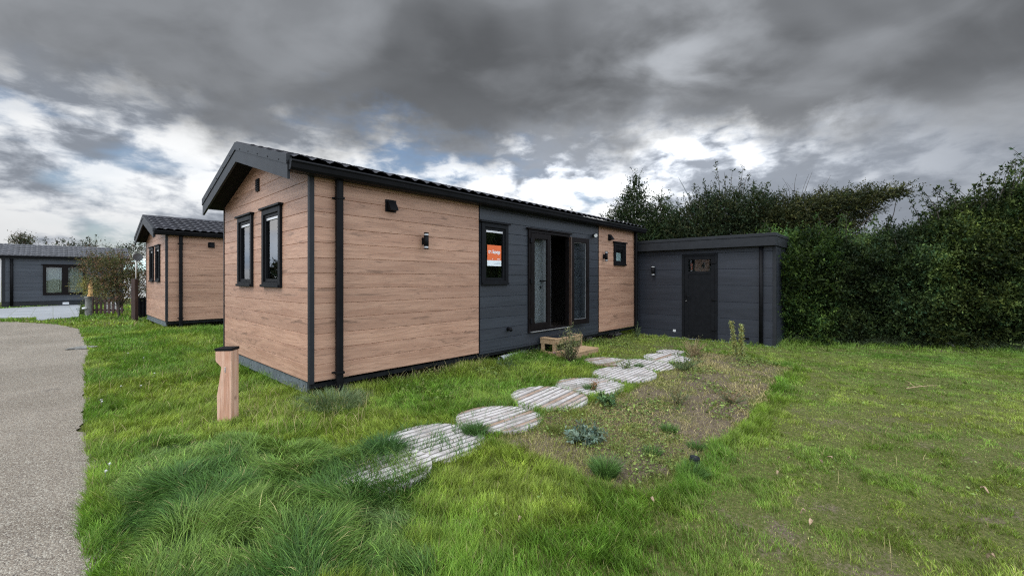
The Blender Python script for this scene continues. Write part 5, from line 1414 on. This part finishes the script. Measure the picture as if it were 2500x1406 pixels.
# ------------------------------------------------------------------ grass
def blades(name, label, x, y, h, w, col, lean_dir, lean, kind_cat='grass', curl=1.0, z=None, seg=2):
    n = len(x)
    z = ground_z(x, y) if z is None else z
    h = h[:, None]; w = w[:, None] * .5
    fa = rng.uniform(0, 2 * math.pi, n); side = np.stack([np.cos(fa), np.sin(fa), np.zeros(n)], 1)
    ld = np.stack([np.cos(lean_dir), np.sin(lean_dir), np.zeros(n)], 1); ln = lean[:, None]
    b = np.stack([x, y, z - .004], 1)
    upv = np.array([0, 0, 1.0])
    def pt(t):
        lat = ln * t ** (1 + .8 * curl) ; ver = t * np.sqrt(np.clip(1 - (ln * t ** .9) ** 2 * .82, .03, 1))
        return b + h * (ld * lat + upv * ver)
    if seg == 2:
        m_ = pt(.55); t_ = pt(1.0)
        V = np.stack([b - side * w, b + side * w, m_ + side * w * .8, m_ - side * w * .8, t_], 1).reshape(-1, 3)
        F = (np.arange(n) * 5)[:, None] + np.array([[0, 1, 2, 3, 3, 2, 4]])
        tot = np.tile([4, 3], n); st_ = np.concatenate([[0], np.cumsum(tot)[:-1]])
        nv = 5
    else:
        a1, a2, t_ = pt(.35), pt(.7), pt(1.0)
        V = np.stack([b - side * w, b + side * w, a1 + side * w, a1 - side * w, a2 + side * w * .75, a2 - side * w * .75, t_], 1).reshape(-1, 3)
        F = (np.arange(n) * 7)[:, None] + np.array([[0, 1, 2, 3, 3, 2, 4, 5, 5, 4, 6]])
        tot = np.tile([4, 4, 3], n); st_ = np.concatenate([[0], np.cumsum(tot)[:-1]])
        nv = 7
    C = np.repeat(col, nv, 0)
    o = np_mesh(name, V, F.ravel(), st_, tot, M['grass'], None, np.clip(C, .002, .9))
    tag(o, label, 'grass', kind='stuff')
    return o
def scatter(Y0, Y1, dens, lat0=-1.27, lat1=1.32, pad=.5):
    A = (Y1 * Y1 - Y0 * Y0) / 2 * (lat1 - lat0) + 2 * pad * (Y1 - Y0)
    n = int(A * dens); Y = np.sqrt(rng.uniform(Y0 * Y0, Y1 * Y1, n)); X = rng.uniform(0, 1, n) * ((lat1 - lat0) * Y + 2 * pad) + lat0 * Y - pad
    return X * RX + Y * FX, X * RY + Y * FY
def blocked(x, y):
    r = sdf(road_poly, x, y) > .03 + .07 * (fbm(x * 6, y * 6, 81, 3) - .4)
    for c, l, w in ((C0, CL, CW), (C2, CL, CW)):
        r |= (x > c[0] + .12) & (x < c[0] + l) & (y > c[1] + .1) & (y < c[1] + w)
    r |= (x > SH0[0] - .05) & (x < SH0[0] + SHD) & (y > SH0[1] - .02) & (y < SH0[1] + SHW)
    r |= (x > hx_front(y) + .2) & (y < 2.0)
    r |= inside(PATIO_A, x, y) | ((y > 35.0) & (x > -2) & (x < 3.2))
    r |= (x > 6.47) & (x < 7.46) & (y > 4.44) & (y < 5.25)
    return r
def ondisc(x, y, k=1.0):
    m_ = np.zeros(x.shape, bool)
    for (cx, cy), rr in zip(DISC_XY, DISC_R): m_ |= (x - cx) ** 2 + (y - cy) ** 2 < (rr * k) ** 2
    return m_
def palette(x, y, n1, green, yellow, dry, dryf, var=.25):
    n = len(x); k = np.exp(rng.normal(size=n) * var)[:, None]
    t = np.clip(n1 + rng.normal(size=n) * .18, 0, 1)[:, None]
    c = np.array(green) * (1 - t) + np.array(yellow) * t
    d = (rng.uniform(size=n) < dryf)[:, None]
    c = np.where(d, np.array(dry) * rng.uniform(.7, 1.15, (n, 1)), c)
    return c * k
def short_grass(Y0, Y1, dens, wmul):
    x, y = scatter(Y0, Y1, dens)
    X = x * RX + y * RY; Yc = x * FX + y * FY
    lush = sdf(LUSH, x, y) + .25 * (fbm(x * 3, y * 3, 83, 3) - .5)
    bd = bed_edge(x, y); pat = lawn_patch(x, y)
    right = sstep(X - .15 * Yc, .1, .9)
    keep = ~blocked(x, y) & (lush < .12)
    tuft = sstep(fbm(x * 6.5, y * 6.5, 85, 3), .42, .64)
    bedd = .04 + .55 * sstep(fbm(x * 2.3, y * 2.3, 86, 3), .50, .68) * tuft
    p = np.where(bd > 0, bedd, (1 - .62 * pat * (1 - .8 * sstep(bd, -.45, -.1))) * (.5 + .5 * tuft))
    leftside = (1 - right)
    p *= np.where(ondisc(x, y, .97), .0, 1)
    keep &= rng.uniform(size=len(x)) < p
    x, y, X, Yc, bd, pat, right, tuft = [a[keep] for a in (x, y, X, Yc, bd, pat, right, tuft)]
    n = len(x)
    nearw = np.exp(-np.maximum(0, C0[1] - y) / .35) * ((x > 1.7) & (x < 10.9)) + np.exp(-np.maximum(0, C0[0] - x) / .4) * ((y > 5.0) & (y < 9.5))
    nhedge = np.exp(-np.maximum(0, hx_front(y) - x) / .30) * (y < 2.6)
    nshed = np.exp(-np.maximum(0, SH0[0] - x) / .2) * (y > 1.5) * (y < 5.3)
    h = .020 + .032 * tuft + .014 * (1 - right) + .028 * (1 - right) * (.5 + fbm(x * 2, y * 2, 87, 3)) + .12 * np.clip(nearw + nshed, 0, 1) * fbm(x * 4, y * 4, 88, 2) + .30 * nhedge
    h *= rng.uniform(.55, 1.35, n); h = np.where(bd > 0, h * .9, h)
    rim = sstep(bd, -.42, -.05) * (bd <= 0) * right
    h = h * (1 + 1.1 * rim) * (1 - .28 * right * (1 - rim) * (nhedge < .2))
    g1 = sstep(fbm(x * .9 + 3, y * .9, 89, 3), .3, .7)
    c = palette(x, y, g1, (.110, .215, .024), (.230, .295, .042), (.27, .235, .10), .05 + .07 * pat + .06 * right)
    ol = (.26 * right * (1 - rim))[:, None]; c = c * (1 - ol) + np.array((.195, .220, .056)) * rng.uniform(.65, 1.35, (n, 1)) * ol
    c = c * (1 - .45 * rim[:, None]) + np.array((.105, .215, .024)) * .45 * rim[:, None] * rng.uniform(.7, 1.3, (n, 1))
    deep = np.clip(sstep(x, 9.0, 11.0) * (y < 2.6) + .0, 0, 1)[:, None]
    c = c * (1 - deep * .55) + np.array((.066, .165, .018)) * deep * .55
    lt = (nhedge > .35)[:, None]; c = np.where(lt, np.array((.115, .15, .075)) * rng.uniform(.6, 1.3, (n, 1)), c)
    c = np.where((bd > 0)[:, None], c * .5 + np.array((.17, .155, .05)) * .5 * rng.uniform(.6, 1.4, (n, 1)), c)
    c = c * np.exp((fbm(x * 7, y * 7, 141, 3) - .5) * .9 + (fbm(x * 19, y * 19, 142, 2) - .5) * 1.0)[:, None]
    fl = (fbm(x * .8, y * .8, 90, 2) * 4 * math.pi)
    blades('lawn_grass', 'short patchy lawn grass', x, y, h, (.0032 + .0022 * rng.uniform(size=n)) * wmul, c, fl + rng.normal(size=n) * 1.3, np.clip(.35 + .35 * rng.uniform(size=n) + .4 * nhedge, 0, .95))
    return n
NG = 0
NG += short_grass(1.75, 3.3, 25000, .85)
NG += short_grass(3.3, 5.2, 14500, 1.05)
NG += short_grass(5.2, 8.5, 6500, 1.6)
NG += short_grass(8.5, 13.0, 2200, 2.6)
NG += short_grass(13.0, 24.0, 260, 6.5)

def bed_cover(Y0, Y1, dens, wmul):
    """dry flattened stalks and straw on the soil bed and thin lawn"""
    x, y = scatter(Y0, Y1, dens, -.5, 1.32)
    bd = bed_edge(x, y); pat = lawn_patch(x, y)
    q = sstep(fbm(x * 1.9 + 7, y * 1.9, 91, 3), .36, .62)
    p = np.where(bd > -.05, .30 + .70 * sstep(q, .2, .9), .20 * pat + .05)
    k = (rng.uniform(size=len(x)) < p) & ~blocked(x, y) & ~ondisc(x, y, .98) & (sdf(LUSH, x, y) < 0)
    x, y, bd = x[k], y[k], bd[k]; n = len(x)
    t = np.clip(sstep(fbm(x * 1.4, y * 1.4, 92, 3), .3, .7)[:, None] + rng.normal(size=(n, 1)) * .25, 0, 1)
    c = (np.array((.37, .305, .14)) * t + np.array((.24, .235, .07)) * (1 - t)) * np.exp(rng.normal(size=(n, 1)) * .3)
    blades('dry_stalks', 'dry straw coloured stalks over the soil bed', x, y, np.where(bd > -.05, .045, .020) * rng.uniform(.5, 1.6, n), np.where(bd > -.05, .0033, .0026) * wmul, c * np.where(bd > -.05, 1.0, .72)[:, None], rng.uniform(0, 6.28, n), np.where(bd > -.05, rng.uniform(.75, .99, n), rng.uniform(.93, .995, n)))
bed_cover(2.2, 4.6, 5200, 1.0); bed_cover(4.6, 9.2, 2400, 1.8)

# little round leaves (clover, creeping weeds) on the bed and between the blades
def cover_leaves(Y0, Y1, dens, s0):
    x, y = scatter(Y0, Y1, dens, -1.2, 1.3)
    bd = bed_edge(x, y); q = fbm(x * 2.1, y * 2.1, 95, 3)
    wall = (np.exp(-np.maximum(0, C0[1] - y) / .8) * ((x > 3.0) & (x < 11) & (y < C0[1] + .1)))
    p = np.where(bd > 0, .55 * sstep(q, .54, .64), 0) + .9 * wall * sstep(q, .36, .6) + .05 * sstep(q, .5, .7)
    farb = (bd > 0) * sstep(x, 8.0, 9.3); p = p + .8 * farb * sstep(q, .34, .55)
    k = (rng.uniform(size=len(x)) < p) & ~blocked(x, y) & ~ondisc(x, y, .95) & (sdf(LUSH, x, y) < .0)
    x, y, wall, farb = x[k], y[k], wall[k], farb[k]; n = len(x)
    P = np.stack([x, y, ground_z(x, y) + rng.uniform(.01, .045, n) + (.10 * wall + .16 * farb * fbm(x * 3, y * 3, 121, 2)) * rng.uniform(0, 1, n)], 1)
    D = unit(np.stack([rng.normal(size=n), rng.normal(size=n), rng.uniform(-.1, .6, n)], 1))
    c = np.array((.105, .155, .045)) * np.exp(rng.normal(size=(n, 1)) * .35) * (1 + np.array([.5, .25, 0]) * rng.uniform(0, 1, (n, 1)))
    o = leaves_mesh('ground_cover', P, D, s0 * rng.uniform(.6, 1.4, n), c, M['leaf'], None, .75, .2)
    tag(o, 'small leafy weeds creeping over soil and lawn', 'ground cover', kind='stuff')
cover_leaves(2.4, 4.6, 2600, .022); cover_leaves(4.6, 10.5, 1300, .034)

# lush long flattened grass in the foreground
def long_grass(dens, Y0, Y1, wmul):
    x, y = scatter(Y0, Y1, dens, -1.15, .25, .3)
    s = sdf(LUSH, x, y) + .16 * (fbm(x * 3, y * 3, 83, 3) - .5)
    k = (s > -.02) & (rng.uniform(size=len(x)) < sstep(s, -.06, .16)) & ~(ondisc(x, y, .74) & (rng.uniform(size=len(x)) < np.where((x - DISC_XY[0][0]) ** 2 + (y - DISC_XY[0][1]) ** 2 < .2, .80, .965)))
    k &= sdf(road_poly, x, y) < -.02
    k &= rng.uniform(size=len(x)) < .05 + .95 * sstep(fbm(x * 4.2, y * 4.2, 105, 3), .33, .52)
    x, y, s = x[k], y[k], s[k]; n = len(x)
    ed = sstep(s, 0, .45)
    h = (.06 + .115 * ed * (.35 + .7 * fbm(x * 1.9, y * 1.9, 93, 3) + .6 * sstep(fbm(x * 5.5, y * 5.5, 106, 2), .4, .7))) * rng.uniform(.6, 1.25, n)
    f1 = fbm(x * 1.1 + 9, y * 1.1, 94, 2); f2 = vnoise(x * 2.9, y * 2.9, 96)
    a = math.atan2(FY, FX) + .9 + (f1 - .5) * 6.0 + (f2 - .5) * 6.0 + (vnoise(x * 5, y * 5, 103) - .5) * 2.2
    a = a + rng.normal(size=n) * np.where(rng.uniform(size=n) < .22, 1.6, .5)
    # fall outward over the edge near the lane
    g1 = sstep(fbm(x * 1.4 + 2, y * 1.4, 97, 3), .32, .68)
    c = palette(x, y, g1 * .8, (.052, .120, .022), (.155, .240, .042), (.34, .30, .13), .03, .36)
    bl_ = sstep(fbm(x * 2.2, y * 2.2 + 5, 98, 2), .5, .75)[:, None]; c = c * (1 - .4 * bl_) + np.array((.095, .150, .075)) * .4 * bl_
    lean = np.clip(.48 + .62 * fbm(x * 2.6, y * 2.6, 99, 3) + rng.normal(size=n) * .08, 0, .97)
    blades('long_grass', 'lush dark green long grass flattened in swirls in the foreground', x, y, h, (.0025 + .0017 * rng.uniform(size=n)) * wmul, c, a, lean, curl=.6, seg=3)
long_grass(26000, 1.7, 2.9, 1.0); long_grass(16000, 2.9, 4.6, 1.3)

def stalks(pts, n, h0, h1, label, colr=(.40, .33, .16), w=.003):
    P = gpoly(pts); x0, y0 = P.min(0); x1, y1 = P.max(0)
    x = rng.uniform(x0, x1, n * 4); y = rng.uniform(y0, y1, n * 4); k = inside(P, x, y) & ~blocked(x, y) & ~ondisc(x, y); x, y = x[k][:n], y[k][:n]; n = len(x)
    c = np.array(colr) * np.exp(rng.normal(size=(n, 1)) * .25)
    blades('grass_stalks', label, x, y, rng.uniform(h0, h1, n), np.full(n, w), c, rng.uniform(0, 6.28, n), rng.uniform(.1, .85, n), seg=3)
stalks([(590, 1060), (900, 1075), (900, 960), (600, 960)], 420, .10, .24, 'dry seed stalks standing in the grass behind the lamp post', w=.0038)
stalks([(840, 960), (1180, 905), (1160, 880), (835, 930)], 420, .12, .30, 'dry seed stalks along the foot of the timber wall', w=.005)
stalks([(230, 1150), (520, 1060), (520, 900), (220, 900)], 160, .08, .2, 'dry seed stalks between lane and lamp post', w=.0045)
stalks([(1100, 1400), (2480, 1400), (2300, 1000), (1300, 1100)], 90, .05, .12, 'dry stalks scattered over the thin lawn', w=.003)
# tufts of taller grass
def tuft(px, py, r, h, n, label, c=(.085, .16, .04), lean=.6):
    g_ = gnd(px, py); rr = r * np.sqrt(rng.uniform(size=n)); a = rng.uniform(0, 6.28, n)
    x = g_[0] + rr * np.cos(a) * .6; y = g_[1] + rr * np.sin(a) * .6
    o = blades('grass_tuft', label, x, y, h * rng.uniform(.5, 1.1, n), np.full(n, .0045), np.array(c) * np.exp(rng.normal(size=(n, 1)) * .3), a + rng.normal(size=n) * .4, np.clip(rr / r * lean + rng.uniform(0, .3, n), 0, .95), seg=3)
    del o['kind']; tag(o, label, 'grass tuft', 'taller grass tufts')
tuft(1478, 1162, .13, .17, 700, 'round grass tuft at the front of the soil bed')
tuft(1635, 1052, .12, .09, 260, 'small grass tuft in the bare soil behind the pipe stub')
tuft(1590, 1105, .13, .075, 220, 'small grass tuft between the round tuft and the pipe stub')
tuft(1700, 1092, .11, .075, 200, 'small grass tuft beside the edge of the bare soil')
tuft(812, 995, .55, .24, 1700, 'large tangled grey green grass clump before the chalet corner', (.12, .165, .075), 1.0)
tuft(552, 1040, .17, .09, 420, 'grass tuft round the foot of the wooden lamp post', (.10, .18, .03), .7)
tuft(1690, 1160, .16, .10, 500, 'grass tuft just in front of the black pipe stub')
tuft(940, 1110, .22, .20, 900, 'long grass tuft between the two nearest plank discs', (.05, .115, .03), .85)
tuft(1160, 1060, .15, .15, 600, 'grass tuft between the second and third plank discs', (.06, .125, .03), .8)
tuft(1440, 955, .10, .12, 260, 'grass tuft on the seam of the middle plank discs', (.08, .15, .04), .8)
tuft(1560, 897, .10, .10, 220, 'grass tuft near the far end of the plank path', (.08, .15, .04), .8)
# blades pushing up between the planks
def between(k, dens, h):
    cx, cy = DISC_XY[k]; n = dens; r = DISC_R[k] * np.sqrt(rng.uniform(size=n)); a = rng.uniform(0, 6.28, n); x = cx + r * np.cos(a); y = cy + r * np.sin(a)
    y = cy - DISC_R[k] + np.round((y - cy + DISC_R[k]) / .0775) * .0775
    kk = fbm(x * 5, y * 5, 101 + k, 2) > .5; x, y = x[kk], y[kk]; n = len(x)
    return x, y, h * rng.uniform(.4, 1.2, n), np.array((.07, .145, .035)) * np.exp(rng.normal(size=(n, 1)) * .3)
B = [between(0, 900, .13), between(1, 900, .10), between(2, 260, .07), between(3, 150, .06), between(4, 130, .06), between(5, 120, .06), between(6, 90, .06)]
for k in range(10):          # grass leaning in over the rims
    n = (520, 520, 420, 380, 320, 300, 260, 220, 160, 140)[k]
    a = rng.uniform(0, 6.28, n); r_ = DISC_R[k] * rng.uniform(.86, 1.04, n)
    x = DISC_XY[k][0] + r_ * np.cos(a); y = DISC_XY[k][1] + r_ * np.sin(a); kk = fbm(x * 3.5, y * 3.5, 131, 2) > .45
    x, y = x[kk], y[kk]; B.append((x, y, .05 * rng.uniform(.4, 1.4, len(x)), np.array((.10, .19, .035)) * np.exp(rng.normal(size=(len(x), 1)) * .3)))
x, y, h, c = cat(B); n = len(x)
blades('grass_between_planks', 'grass blades pushing up between the planks of the discs', x, y, h + .04, np.full(n, .0042), c, rng.uniform(0, 6.28, n), rng.uniform(.3, .9, n), seg=3)
print('blades', NG)
